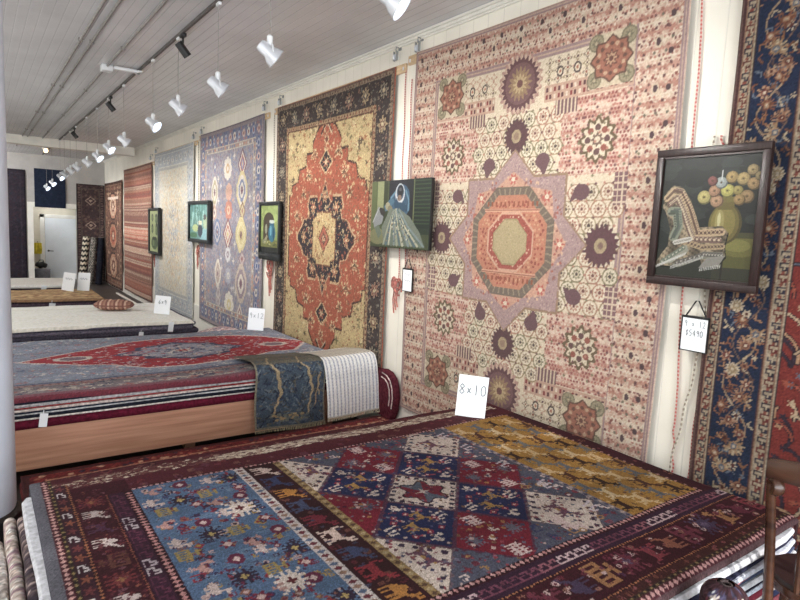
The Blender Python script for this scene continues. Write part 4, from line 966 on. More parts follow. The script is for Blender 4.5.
AIM = Matrix.Rotation(math.radians(118), 4, 'Y')            # lamp axis towards the rug wall and down
def head_parts(t, lit, z):
    aim = Vector((.62, -.52, -.58)) if lit == 2 else Vector((.80, -.22, -.62))
    AIM = aim.to_track_quat('Z', 'Y').to_matrix().to_4x4()
    obj('stem', L([(.012, -.09), (.020, -.085), (.020, -.01), (.008, 0)], 12), M['white_enamel'], t)
    R = Matrix.Translation((0, 0, -.115)) @ AIM
    hs = obj('lamp_housing', L([(0, -.085), (.034, -.082), (.042, -.06), (.042, -.01), (.060, .02), (.072, .060), (.067, .060), (.055, .022), (.034, .0), (0, -.004)], 20, R, cap=False), M['chrome'], t)
    obj('bulb', L([(0, .0), (.018, .008), (.028, .024), (.022, .040), (0, .047)], 16, R, cap=False), M['bulb'] if lit == 2 else M['bulbsoft'], hs)
    bm = bmesh.new()
    for s in (-1, 1): tube(bm, [(0, s * .014, -.06), (0, s * .05, -.075), (0, s * .056, -.115)], .006, 6)
    tube(bm, [(-.002, -.066, -.115), (-.002, .066, -.115)], .005, 6)
    obj('yoke', bm, M['white_enamel'], t)
    obj('rod', T([(0, 0, 0), (0, 0, ZC - .03 - z)], .0028, 6), M['greypipe'], t)
    obj('track_adapter', B(-.012, -.035, ZC - .055 - z, .012, .035, ZC - .030 - z, .003), M['white_enamel'], t)
heads = [(2.42, 3.20, 2, 'glaring pendant spotlight cut off by the top edge'), (3.86, 3.26, 1, 'unlit chrome pendant spotlight nearest the front of the shop'), (4.90, 3.22, 1, 'chrome pendant spotlight second from the front, above the orange rug'),
         (6.06, 3.22, 1, 'chrome pendant spotlight third from the front beside the glaring one'), (7.06, 3.18, 2, 'brightly glaring pendant spotlight with long rod, just behind the junction box'),
         (8.64, 3.15, 1, 'chrome pendant spotlight right behind the big glaring one'), (9.75, 3.15, 2, 'small bright pendant spotlight above the pale faded rug'), (10.75, 3.10, 2, 'bright starry pendant spotlight over the middle of the shop'),
         (11.86, 3.08, 1, 'small pendant spotlight just left of the bright starry one'), (13.2, 3.08, 1, 'right-hand of four far pendant spotlights in a row'), (14.1, 3.07, 1, 'second from right of the four far pendant spotlights'),
         (15.1, 3.04, 1, 'third from right of the four far pendant spotlights'), (15.9, 3.03, 2, 'leftmost and whitest of the four far pendant spotlights'),
         (17.7, 2.96, 2, 'right one of two glaring pendant spotlights before the navy cloth'), (19.2, 2.90, 2, 'left one of two glaring pendant spotlights before the navy cloth')]
for y, z, lit, lab in heads:
    t = empty('pendant_spotlight', (1.62, y, z), lab, 'spotlight', 'pendant spotlights on the track')
    head_parts(t, lit, z)
for y, lab in ((5.9, 'small black track spotlight nearest the front of the shop'), (9.57, 'small black track spotlight in the middle, past the junction box'), (13.4, 'small black track spotlight furthest back')):
    t = empty('track_spotlight', (1.62, y, ZC - .036), lab, 'spotlight', 'black spotlights on the track')
    obj('adapter', B(-.02, -.05, -.03, .02, .05, 0, .004), M['black'], t)
    obj('arm', T([(0, 0, -.03), (0, 0, -.12)], .009, 8), M['black'], t)
    obj('lamp_can', L([(0, -.07), (.034, -.07), (.038, -.06), (.038, .07), (.033, .07), (.03, .05), (0, .05)], 18, Matrix.Translation((0, 0, -.14)) @ Matrix.Rotation(math.radians(140), 4, 'Y'), cap=False), M['black'], t)
t = empty('ceiling_lamp', (1.55, 18.4, ZC), 'warm glowing lamp close to the ceiling at the far end', 'lamp')
obj('lamp_base', L([(.09, -.03), (.09, 0)], 20), M['white_enamel'], t); obj('bulb', L([(0, -.12), (.04, -.1), (.05, -.07), (.03, -.03)], 16), M['bulbwarm'], t)

# ------------------------------------------------------------------ hanging rugs
def hang(name, cv, yhi, zlo, label, xr=3.262, seed=0, mat=None, kx=1.0, wav=.006, cat='rug'):
    rs = np.random.RandomState(seed + 3); X, Y = np.meshgrid(cv.xs, cv.ys)
    ph = rs.uniform(0, 6, 4)
    off = wav * (np.sin(X * 2.3 + ph[0]) * .6 + np.sin(X * 5.1 + ph[1]) * .4) * (1 - .85 * np.clip(Y / cv.h, 0, 1))
    edge = .012 * np.sin(Y * 1.7 + ph[2]) * (2 * X / cv.w - 1)
    P = np.stack([xr - .004 + off * .8, yhi - X * kx + edge, zlo + Y - .012 * np.sin(PI * X / cv.w)], -1)
    o = grid(name, cv, P, (.012, 0, 0), mat or WOOLFAR)
    return tag(o, label, cat, 'rugs hung along the long wall')
def batten(y0, y1, z, label):
    t = empty('hanging_batten', (WX - .012, (y0 + y1) / 2, z), label, 'batten', 'battens the wall rugs hang from')
    h = (y1 - y0) / 2
    obj('board', B(-.013, -h, -.05, .010, h, .03, .003), M['railwood'], t)
    for s in (-1, 1):
        obj('clip', B(-.019, s * (h - .03) - .008, -.03, -.012, s * (h - .03) + .008, .0, .002), M['chrome'], t)
def pulley(y, z, label):
    t = empty('pulley', (WX, y, z), label, 'pulley', 'pulleys at the top of the wall')
    obj('bracket', B(-.012, -.02, .05, 0, .02, .08, .002), M['steel'], t)
    bm = T([(-.006, 0, .07), (-.05, 0, .075), (-.05, 0, .03)], .006, 6); box(bm, -.062, -.028, -.05, -.040, -.022, .035); box(bm, -.062, .022, -.05, -.040, .028, .035)
    hk = obj('hook', bm, M['steel'], t)
    obj('wheel', L([(.006, -.011), (.030, -.010), (.024, 0), (.030, .010), (.006, .011)], 18, Matrix.Translation((-.051, 0, -.02)) @ Matrix.Rotation(PI / 2, 4, 'X')), M['chrome'], hk)

hung = [('hanging_rug', rug_beige(), 4.45, .35, 'large cream and pink wall rug with a central octagon and plum rosettes', WOOL),
        ('hanging_rug', rug_orange(), 7.45, .25, 'orange-red wall rug with a navy star medallion and tan corners', WOOL),
        ('hanging_rug', rug_lavender(), 10.76, .29, 'lavender blue wall rug scattered with cream ovals and rosettes', None),
        ('hanging_rug', rug_pale(), 14.02, .20, 'faded pale cream wall rug with a grey-blue border', None),
        ('hanging_rug', rug_banded(), 17.45, .12, 'pink and rust wall rug in horizontal patterned bands', None),
        ('hanging_rug', rug_brown(), 20.35, .03, 'dark brown wall rug with three medallions, beside the far corner', None),
        ('hanging_rug', rug_navy_floral(), 1.625, .02, 'navy floral bordered wall rug with red field, nearest the front of the shop', WOOL)]
for i, (n, cv, yhi, zlo, lab, mt) in enumerate(hung):
    hang(n, cv, yhi, zlo, lab, seed=i, mat=mt, kx=1.022 if i == 0 else 1.0)
for y0, y1, z, lab in ((1.83, 4.59, 3.58, 'pale wooden batten holding the big cream and pink rug'), (4.63, 7.60, 3.53, 'pale wooden batten holding the orange-red medallion rug'), (7.78, 10.9, 3.51, 'pale wooden batten holding the lavender blue rug'),
                       (11.0, 14.14, 3.45, 'pale wooden batten holding the faded pale rug'), (14.22, 17.6, 3.30, 'pale wooden batten holding the pink banded rug')):
    batten(y0, y1, z, lab)
for y, z, lab in ((4.42, 3.66, 'pulley at the upper left corner of the cream and pink rug'), (4.76, 3.65, 'pulley at the upper right corner of the orange-red rug'), (7.38, 3.62, 'pulley at the upper left corner of the orange-red rug'),
                  (7.90, 3.62, 'pulley at the upper right corner of the lavender rug'), (10.68, 3.60, 'pulley at the upper left corner of the lavender rug'), (11.15, 3.56, 'pulley at the upper right corner of the faded pale rug'), (13.92, 3.53, 'pulley at the upper left corner of the faded pale rug'), (14.4, 3.42, 'pulley at the upper right corner of the pink banded rug')):
    pulley(y, z, lab)

# cords in the gaps between the rugs
def cord(pts, mat, label, r=.0055):
    o = obj('cord', T(pts, r, 8), mat); tag(o, label, 'cord', 'pull cords in the gaps between wall rugs'); return o
def wavy(y0, z0, y1, z1, x=3.285, n=14, a=.006):
    return [(x, y0 + (y1 - y0) * k / n + a * math.sin(k * 1.3), z0 + (z1 - z0) * k / n) for k in range(n + 1)]
cord(wavy(1.86, 3.74, 1.765, 1.0) + wavy(1.762, .95, 1.74, .56), M['cordred'], 'red and white twisted cord running from ceiling beside the cream and pink rug')
cord(wavy(1.70, 2.6, 1.65, 1.55, 3.278) + wavy(1.655, 1.45, 1.775, .60, 3.278), M['cordwhite'], 'off-white flecked cord hanging behind the black framed price sign')
cord(wavy(1.665, 2.6, 1.60, 2.35, 3.285) + wavy(1.60, 2.3, 1.655, .62, 3.283), M['cordred'], 'red cord close along the edge of the navy floral rug', .006)
cord(wavy(4.63, 3.5, 4.60, 1.55), M['cordred'], 'red cord left of the narrow price sign beneath the painting of seated figure')
cord(wavy(4.53, 3.4, 4.50, 1.50), M['cordred'], 'red cord right beside the cream and pink rug, behind narrow price sign')
cord(wavy(7.62, 3.5, 7.58, 1.5), M['cordwhite'], 'pale cord behind the picture of the blue vase', .006)
cord(wavy(10.95, 3.45, 10.9, 1.5), M['cordwhite'], 'pale cord behind the teal picture', .008)
cord(wavy(14.15, 3.4, 14.12, .9), M['cordwhite'], 'pale cord below the narrow green picture', .008)
def bundle(y, z, drop, label, s=1.0, seed=0):
    rs = random.Random(seed); bm = bmesh.new()
    for k in range(5):
        a = rs.uniform(.03, .06) * s; cy_, cz_ = y + rs.uniform(-.05, .05) * s, z + rs.uniform(-.05, .05) * s; ph = rs.uniform(0, 6)
        tube(bm, [(3.272 - .008 * math.sin(u + k), cy_ + a * math.cos(u), cz_ + a * 1.4 * math.sin(u)) for u in np.linspace(ph, ph + 5.6, 14)], .008 * s, 6)
    for k in range(3):
        yy = y + (k - 1) * .028 * s
        tube(bm, [(3.275, yy, z - .03), (3.272, yy + .012, z - drop * .5), (3.276, yy - .006, z - drop * (.75 + .12 * k))], .007 * s, 6)
    o = obj('cord_bundle', bm, M['tassel']); tag(o, label, 'cord', 'knotted bundles of pull cord'); return o
bundle(4.62, 1.48, .26, 'knotted red cord bundle hanging left of the narrow price sign', 1.0, 1)
bundle(7.62, 1.44, .40, 'knotted red cord bundle under the blue vase picture', 1.2, 2)
bundle(10.92, 1.50, .34, 'long red cord bundle hanging beneath the teal picture', 1.0, 3)
bundle(14.12, 1.16, .2, 'small cord bundle beneath the narrow green picture', 1.0, 4)

# ------------------------------------------------------------------ pictures
def paint_still_life():
    c = Cv(1, 1.27, .0055, (38, 44, 40))
    for _ in range(160): c.ell(RS.uniform(0, 1), RS.uniform(.5, 1.27), .1, .05, np.array((44, 50, 46)) * RS.uniform(.75, 1.2))
    c.rect(.66, .14, 1, .46, (92, 90, 44)); c.ell(.86, .36, .2, .10, (112, 108, 52)); c.ell(.84, .37, .13, .06, (132, 126, 62)); c.rect(.62, .44, 1, .50, (76, 74, 44)); c.rect(.62, 0, 1, .15, (58, 58, 44)); c.rect(0, 0, .62, .30, (48, 50, 42)); c.rect(.7, .0, .72, .3, (44, 40, 34))
    # vase
    c.ell(.70, .58, .165, .20, (84, 74, 38)); c.ell(.69, .585, .15, .185, (116, 104, 52)); c.ell(.68, .59, .12, .165, (138, 124, 62)); c.rect(.62, .72, .78, .80, (112, 100, 48)); c.ell(.70, .82, .095, .03, (120, 108, 54)); c.ell(.645, .60, .045, .12, (160, 148, 82)); c.ell(.64, .62, .016, .07, (206, 196, 136))
    for x, y, r, cc in ((.47, .86, .065, (206, 190, 110)), (.60, .82, .06, (196, 150, 110)), (.57, .92, .055, (190, 140, 104)), (.70, .92, .062, (206, 196, 96)), (.63, 1.0, .055, (176, 186, 180)), (.54, 1.02, .045, (150, 84, 76)), (.73, 1.05, .055, (190, 156, 90)), (.84, 1.03, .058, (196, 166, 100)), (.80, .92, .045, (176, 158, 84)), (.92, 1.11, .05, (176, 150, 96)), (.94, .98, .055, (184, 146, 92)), (.89, .86, .06, (170, 136, 88)), (.99, 1.05, .04, (160, 140, 90)), (.82, .83, .05, (176, 140, 84))):
        y -= .02; r *= 1.1; c.ell(x, y, r, r * .95, np.array(cc) * .55); c.ell(x - .008, y + .008, r * .9, r * .86, np.array(cc) * .85); c.flower(x - .014, y + .014, r * .68, r * .64, cc, 9, .14); c.flower(x - .006, y + .004, r * .36, r * .32, np.array(cc) * .75, 7, .2); c.ell(x - .006, y + .004, r * .14, r * .12, (96, 78, 46))
    c.line([(.63, 1.1), (.63, 1.02)], .012, (206, 206, 200))
    # rug thrown over a chair back
    sh = [(.02, .74), (.05, .90), (.12, .97), (.22, .96), (.33, .82), (.40, .66), (.45, .54), (.68, .56), (.74, .50), (.72, .36), (.74, .26), (.66, .17), (.52, .14), (.49, .22), (.30, .17), (.16, .13), (-.02, .13), (.06, .26), (.12, .34), (.13, .52), (.06, .70)]
    c.poly([(x + .012, y - .015) for x, y in sh], (26, 28, 24)); c.poly(sh, (150, 132, 104))
    q = c.sub(0, .1, .78, 1.0); X, Y, v = q
    fold = .5 + .5 * np.sin(X * 26 + Y * 17 + 2.2 * np.sin(Y * 9)); base = v.copy(); m = np.abs(v - rgb((150, 132, 104))).sum(-1) < 2
    v[m] = (base * (.62 + .55 * fold)[..., None])[m]
    tex_ = ((np.floor(X * 42 + Y * 13) + np.floor(Y * 40 - X * 9)) % 3 == 0); v[m & tex_] *= .72
    def bandline(pts, w, a, b):
        c.line(pts, w, a)
        for (p, q) in zip(pts[:-1], pts[1:]):
            for t in np.linspace(0, 1, 7):
                x, y = p[0] + (q[0] - p[0]) * t, p[1] + (q[1] - p[1]) * t; c.ell(x, y, w * .20, w * .20, b); c.ell(x + w * .28, y + w * .25, w * .1, w * .1, np.array(b) * .8 + 30); c.ell(x - w * .28, y - w * .22, w * .1, w * .1, np.array(a) * .6)
    bandline([(.06, .84), (.14, .92), (.22, .90), (.32, .74), (.38, .60), (.43, .48), (.68, .50)], .075, (196, 166, 126), (104, 76, 64))
    bandline([(.10, .78), (.18, .84), (.26, .70), (.33, .54), (.39, .42), (.66, .42)], .06, (126, 96, 84), (206, 184, 150))
    bandline([(.13, .70), (.19, .70), (.22, .54), (.18, .44)], .10, (136, 142, 120), (86, 96, 84))
    bandline([(.27, .40), (.50, .34), (.70, .36)], .06, (176, 150, 112), (96, 72, 64)); bandline([(.20, .38), (.36, .42)], .05, (206, 200, 186), (150, 144, 132))
    c.poly([(.03, .14), (.24, .30), (.33, .36), (.36, .30), (.18, .16)], (150, 148, 130)); bandline([(.07, .17), (.30, .33)], .045, (110, 122, 104), (186, 180, 160))
    c.poly([(.18, .15), (.52, .30), (.72, .30), (.70, .24), (.50, .22), (.26, .12)], (126, 124, 108)); bandline([(.24, .17), (.52, .27), (.70, .27)], .045, (96, 92, 84), (176, 170, 156))
    c.poly([(.48, .13), (.56, .24), (.74, .27), (.68, .16)], (142, 138, 128))
    for k in range(20):
        x = -.01 + k * .018; y = .12 + k * .0085
        c.line([(x, y), (x - .015, y - .03)], .008, (206, 204, 196))
    for k in range(22):
        x = .18 + k * .016; y = .13 + k * .006; c.line([(x, y), (x - .006, y - .03)], .007, (196, 194, 186))
    for k in range(12): c.line([(.50 + k * .018, .13 + k * .004), (.495 + k * .018, .10 + k * .004)], .007, (200, 198, 190))
    return c.finish(.03, .0, jag=0, sat=.8, gain=.85)
def paint_seated():
    c = Cv(1.45, 1, .0085, (40, 56, 38))
    c.rect(0, 0, .5, 1, (74, 90, 44)); c.rect(0, .25, .14, 1, (96, 110, 54)); c.rect(.16, .5, .34, 1, (150, 158, 92)); c.rect(.33, 0, .43, 1, (58, 70, 36)); c.rect(1.02, .3, 1.45, 1, (30, 48, 34))
    for k in range(12): c.rect(1.1, .36 + k * .055, 1.45, .375 + k * .055, (58, 78, 46))
    c.rect(.86, 0, 1.06, 1, (34, 36, 40)); c.rect(.46, .6, .9, 1, (36, 34, 46)); c.rect(1.06, .3, 1.09, 1, (104, 116, 62))
    c.rect(0, 0, 1.45, .22, (70, 82, 46)); c.ell(.2, .16, .24, .12, (126, 126, 74))
    # torso and sleeves
    c.poly([(.46, .60), (.50, .76), (.64, .86), (.86, .88), (.97, .78), (.98, .56), (.86, .44), (.62, .48)], (52, 96, 128))
    c.poly([(.34, .62), (.52, .74), (.62, .70), (.48, .56), (.38, .54)], (64, 112, 142)); c.ell(.9, .7, .07, .16, (38, 74, 108)); c.ell(.44, .62, .06, .06, (168, 158, 112)); c.ell(.50, .58, .06, .05, (136, 122, 84))
    # bowed head in a blue scarf
    c.ell(.78, .76, .19, .17, (46, 88, 122)); c.ell(.74, .80, .115, .145, (196, 204, 208)); c.ell(.745, .815, .088, .115, (64, 92, 120)); c.ell(.75, .835, .066, .085, (34, 34, 44)); c.ell(.745, .86, .034, .028, (84, 84, 92)); c.ell(.73, .735, .05, .045, (150, 116, 92)); c.line([(.70, .75), (.715, .72)], .012, (90, 62, 52))
    c.poly([(.60, .66), (.66, .74), (.70, .68), (.86, .66), (.92, .58), (.80, .50), (.64, .52)], (40, 78, 110)); c.line([(.88, .84), (.96, .70), (.95, .56)], .03, (84, 136, 166)); c.line([(.52, .74), (.62, .82)], .03, (90, 142, 170))
    # fanned skirt / rug over the knees
    fan = [(.50, .58), (.30, .30), (.38, .04), (1.36, .04), (1.24, .24), (1.0, .46), (.74, .58)]
    c.poly(fan, (112, 124, 104))
    for k, (x, y) in enumerate(zip(np.linspace(.36, 1.34, 15), np.full(15, .05))):
        c.line([(.60 + k * .01, .56), ((.58 + x) / 2 + .02 * (k % 2), .32), (x, y)], .05 if k % 2 else .034, [(156, 160, 126), (70, 104, 116), (186, 182, 144), (96, 116, 96), (120, 140, 140)][k % 5])
    for _ in range(70):
        t = RS.uniform(.2, .95); x = .60 + (RS.uniform(.40, 1.3) - .60) * t; y = .56 - .5 * t; c.ell(x, y, .012, .014, [(206, 198, 156), (86, 84, 60), (150, 112, 80), (70, 96, 120)][RS.randint(4)])
    # loose sheet at left
    c.poly([(.06, .40), (.20, .62), (.26, .52), (.34, .46), (.30, .36), (.10, .28)], (134, 138, 140)); c.poly([(.20, .60), (.26, .50), (.34, .46), (.38, .52), (.30, .60)], (58, 52, 50)); c.line([(.06, .38), (.22, .60)], .02, (176, 174, 172)); c.poly([(.1, .3), (.22, .12), (.3, .2), (.22, .34)], (100, 114, 92))
    return c.finish(.04, .01, jag=.2, sat=.62, gain=.9)
def paint_vase():
    c = Cv(1, 1.7, .016, (136, 156, 78))
    for _ in range(60): c.ell(RS.uniform(0, 1), RS.uniform(.8, 1.7), .1, .1, np.array((150, 170, 92)) * RS.uniform(.85, 1.12))
    c.rect(.14, .36, .74, 1.05, (70, 60, 44)); c.ell(.44, 1.05, .31, .38, (70, 60, 44)); c.rect(0, .22, 1, .48, (116, 120, 62)); c.rect(0, 0, 1, .22, (38, 40, 40))
    for k in range(6): c.rect(.08 + k * .15, .06, .16 + k * .15, .17, (48, 52, 50))
    c.poly([(.12, .36), (.34, .66), (.40, .58), (.26, .32)], (150, 146, 110)); c.ell(.22, .42, .12, .06, (126, 130, 96)); c.ell(.30, .85, .07, .17, (150, 154, 128))
    c.ell(.62, .72, .19, .32, (44, 112, 140)); c.rect(.50, .96, .74, 1.10, (44, 100, 126)); c.ell(.62, 1.10, .14, .05, (196, 204, 196)); c.rect(.5, 1.07, .74, 1.16, (186, 194, 184)); c.ell(.56, .8, .05, .18, (96, 164, 186)); c.ell(.72, .68, .05, .22, (28, 78, 108))
    for k in range(14): c.ell(RS.uniform(.1, .95), RS.uniform(.26, .42), .04, .03, [(176, 176, 120), (86, 92, 56), (150, 140, 80)][RS.randint(3)])
    return c.finish(.04, .01, jag=.2, sat=.75)
def paint_teal():
    c = Cv(1, 1.3, .02, (92, 146, 142))
    for k in range(46):
        x = RS.uniform(0, 1); c.line([(x, RS.uniform(.4, .7)), (x + RS.uniform(-.12, .12), RS.uniform(.8, 1.3))], .05, [(58, 112, 96), (110, 168, 160), (70, 130, 120), (150, 196, 190)][RS.randint(4)])
    c.poly([(.55, 0), (1, 0), (1, .6), (.7, .4)], (130, 186, 196)); c.ell(.3, .42, .17, .14, (180, 196, 120)); c.ell(.56, .34, .13, .24, (60, 72, 88)); c.ell(.56, .62, .10, .08, (216, 206, 170)); c.ell(.84, .62, .12, .22, (176, 196, 150)); c.ell(.8, .82, .08, .10, (80, 70, 70)); c.ell(.2, .16, .2, .1, (70, 120, 80))
    return c.finish(.05, .01, jag=.3, sat=.7)
def paint_green():
    c = Cv(.8, 1, .02, (156, 168, 104))
    for (x, y, rx, ry) in ((.22, .82, .09, .09), (.56, .80, .12, .12), (.22, .56, .10, .11), (.58, .55, .12, .15), (.4, .22, .27, .16)): c.ell(x, y, rx, ry, (70, 92, 58)); c.ell(x, y + ry * .7, rx * .7, ry * .3, (40, 50, 40)); c.ell(x - rx * .3, y, rx * .25, ry * .5, (116, 136, 84))
    return c.finish(.04, .01, jag=.2, sat=.65)
def picture(name, cv, y0, y1, z0, z1, x, fw, fm, label, depth=.035, bot=None, tilt=.0, cords=True):
    """framed picture facing the room; y0<y1"""
    t = empty(name, (x, (y0 + y1) / 2, (z0 + z1) / 2), label, 'picture', 'paintings hung in front of the rugs')
    t.rotation_euler = (0, tilt, 0)
    hw, hh = (y1 - y0) / 2, (z1 - z0) / 2; bot = fw if bot is None else bot
    bm = bmesh.new()
    if fw > 0:
        box(bm, -depth, -hw, hh - fw, 0, hw, hh, .003); box(bm, -depth, -hw, -hh, 0, hw, -hh + bot, .003)
        box(bm, -depth, -hw, -hh + bot, 0, -hw + fw, hh - fw, .003); box(bm, -depth, hw - fw, -hh + bot, 0, hw, hh - fw, .003)
        il = .012
        box(bm, -depth * .75, -hw + fw, hh - fw - il, 0, hw - fw, hh - fw); box(bm, -depth * .75, -hw + fw, -hh + bot, 0, hw - fw, -hh + bot + il)
        obj('frame', bm, fm, t)
    else:
        box(bm, -depth + .004, -hw, -hh, 0, hw, hh, .004); obj('stretcher_frame', bm, fm, t)
    X, Y = np.meshgrid((cv.xs - cv.x0) / cv.w, (cv.ys - cv.y0) / cv.h)
    iw, ih0, ih1 = hw - fw, -hh + bot, hh - fw
    P = np.stack([np.full_like(X, -depth * (.45 if fw else 1.0)), iw - 2 * iw * X, ih0 + (ih1 - ih0) * Y], -1)
    grid('canvas', cv, P, (.003, 0, 0), PAINT, t)
    return t
picture('painting', paint_still_life(), 1.355, 1.955, 1.775, 2.53, 3.20, .040, M['frame'], 'large dark framed still life of a thrown rug and a gold vase of round blooms', .034)
picture('painting', paint_seated(), 4.02, 4.95, 1.855, 2.48, 3.21, 0, M['black'], 'unframed painting of a seated figure in a blue headscarf with fanned cloth', .04)
picture('painting', paint_vase(), 7.18, 7.86, 1.55, 2.33, 3.225, .038, M['blackframe'], 'black framed upright painting of a blue vase in an arched niche', .04, .09)
picture('painting', paint_teal(), 10.02, 11.18, 1.66, 2.39, 3.225, .05, M['blackframe'], 'black framed teal painting with reeds and pale jars', .06)
picture('painting', paint_green(), 13.36, 14.28, 1.27, 2.29, 3.225, .05, M['blackframe'], 'narrow black framed painting of dark green jars on pale green', .06)

# ------------------------------------------------------------------ signs
STROKES = {'0': [[(.5, 1), (.2, .85), (.1, .5), (.2, .12), (.5, 0), (.8, .15), (.9, .5), (.8, .85), (.5, 1)]], '1': [[(.5, 1), (.5, 0)]], '2': [[(.15, .8), (.45, 1), (.8, .78), (.65, .45), (.1, 0), (.9, .02)]],
           '4': [[(.65, 0), (.65, 1), (.1, .35), (.9, .35)]], '5': [[(.85, 1), (.25, 1), (.2, .58), (.6, .6), (.85, .32), (.55, .02), (.12, .1)]], '6': [[(.75, .98), (.3, .6), (.15, .25), (.45, 0), (.82, .2), (.6, .48), (.2, .3)]],
           '8': [[(.5, .52), (.15, .75), (.5, 1), (.85, .75), (.5, .52), (.1, .22), (.5, 0), (.9, .22), (.5, .52)]], '9': [[(.82, .7), (.5, .5), (.2, .72), (.5, 1), (.82, .75), (.7, 0)]], 'x': [[(.2, .66), (.8, .14)], [(.8, .66), (.2, .14)]],
           '$': [[(.85, .8), (.5, .92), (.2, .7), (.8, .3), (.5, .08), (.12, .2)], [(.5, 1.05), (.5, -.05)]], ' ': []}
def lettering(parent, text, cx, cz, h, y, mat, r=.0028, cw=.62, slant=0):
    bm = bmesh.new(); w = h * cw; x = cx - len(text) * w / 2
    for ch in text:
        for st in STROKES.get(ch, []):
            pts = [(x + (px * .82 + .09) * w, y, cz - h / 2 + pz * h) for px, pz in st]
            den = []
            for a, b in zip(pts[:-1], pts[1:]): den += [a, tuple((u + v) / 2 for u, v in zip(a, b))]
            tube(bm, den + [pts[-1]], r, 5)
        x += w
    return obj('lettering', bm, mat, parent)
def scribble(parent, rows, h, y, mat, wd, r=.0022):
    bm = bmesh.new()
    for (cz, n) in rows:
        pts = [(-wd / 2 + wd * k / n, y, cz + h * .5 * math.sin(k * 2.1)) for k in range(n + 1)]
        tube(bm, pts, r, 5)
    return obj('lettering', bm, mat, parent)
def standing_card(p0, p1, z, h, label, text=None, ink='ink', th=None, roll=0.0):
    """white card standing between two base points, facing the front"""
    w = math.hypot(p1[0] - p0[0], p1[1] - p0[1]); rz = math.atan2(p1[1] - p0[1], p1[0] - p0[0])
    t = empty('size_card', ((p0[0] + p1[0]) / 2, (p0[1] + p1[1]) / 2, z), label, 'sign', 'size cards standing on the rug piles')
    t.rotation_euler = (math.radians(-9), roll, rz)
    cd = obj('card', B(-w / 2, -.002, 0, w / 2, .002, h), M['card'], t, smooth=False)
    bm = bmesh.new(); box(bm, -w * .12, .004, 0, w * .12, .007, h * .7, mat=Matrix.Rotation(math.radians(-16), 4, 'X')); obj('easel_flap', bm, M['card'], t, smooth=False)
    if text: lettering(cd, text, 0, h * .66, th or h * .24, -.004, M[ink], r=.003, cw=.70)
    else: scribble(cd, [(h * .66, 9)], h * .12, -.004, M['faintink'], w * .6, .004)
    return t
standing_card((2.665, 2.985), (2.81, 2.84), .757, .285, 'white card lettered 8x10 standing on the nearest pile', '8x10', th=.070, roll=.05)
standing_card((2.70, 6.96), (2.86, 6.84), .715, .275, 'white size card on the red and blue pile before the lavender rug', '9x12', 'faintink', roll=.03)
standing_card((2.03, 8.82), (2.20, 8.66), .690, .26, 'white size card on the white topped pile before the faded pale rug', '6x9', 'ink', roll=.03)
standing_card((1.23, 12.27), (1.40, 12.07), .672, .33, 'left one of two white size cards on the tan topped far pile', roll=.06)
standing_card((1.48, 12.25), (1.65, 12.04), .672, .33, 'right one of two white size cards on the tan topped far pile', roll=-.03)
def price_sign(y, z0, z1, w, label, lines, x=3.235):
    t = empty('price_sign', (x, y, z0), label, 'sign', 'price signs hung from cords'); h = z1 - z0
    t.rotation_euler = (0, 0, -PI / 2)
    bm = bmesh.new(); e = .006
    box(bm, -w / 2, -.006, 0, w / 2, .006, e); box(bm, -w / 2, -.006, h - e * 2.2, w / 2, .006, h); box(bm, -w / 2, -.006, e, -w / 2 + e, .006, h - e); box(bm, w / 2 - e, -.006, e, w / 2, .006, h - e)
    obj('frame', bm, M['black'], t, smooth=False); cd = obj('card', B(-w / 2 + e, -.003, e, w / 2 - e, .003, h - e), M['card'], t, smooth=False)
    obj('hanger', T([(-w * .36, 0, h), (-w * .05, 0, h + .085), (w * .05, 0, h + .085), (w * .36, 0, h)], .004, 6), M['darkmetal'], t)
    if lines:
        for k, s in enumerate(lines): lettering(cd, s, 0, h * (.78 - .26 * k), .034, -.0045, M['ink'], .0014, .6)
    else: scribble(cd, [(h * .74, 7), (h * .48, 9)], .02, -.0045, M['faintink'], w * .6, .0016)
    return t
price_sign(1.675, 1.415, 1.615, .155, 'black framed hanging price sign below the large still life', ['9 x 12', '$5490'])
price_sign(4.385, 1.46, 1.675, .155, 'narrow white price sign hanging below painting of seated figure', None)

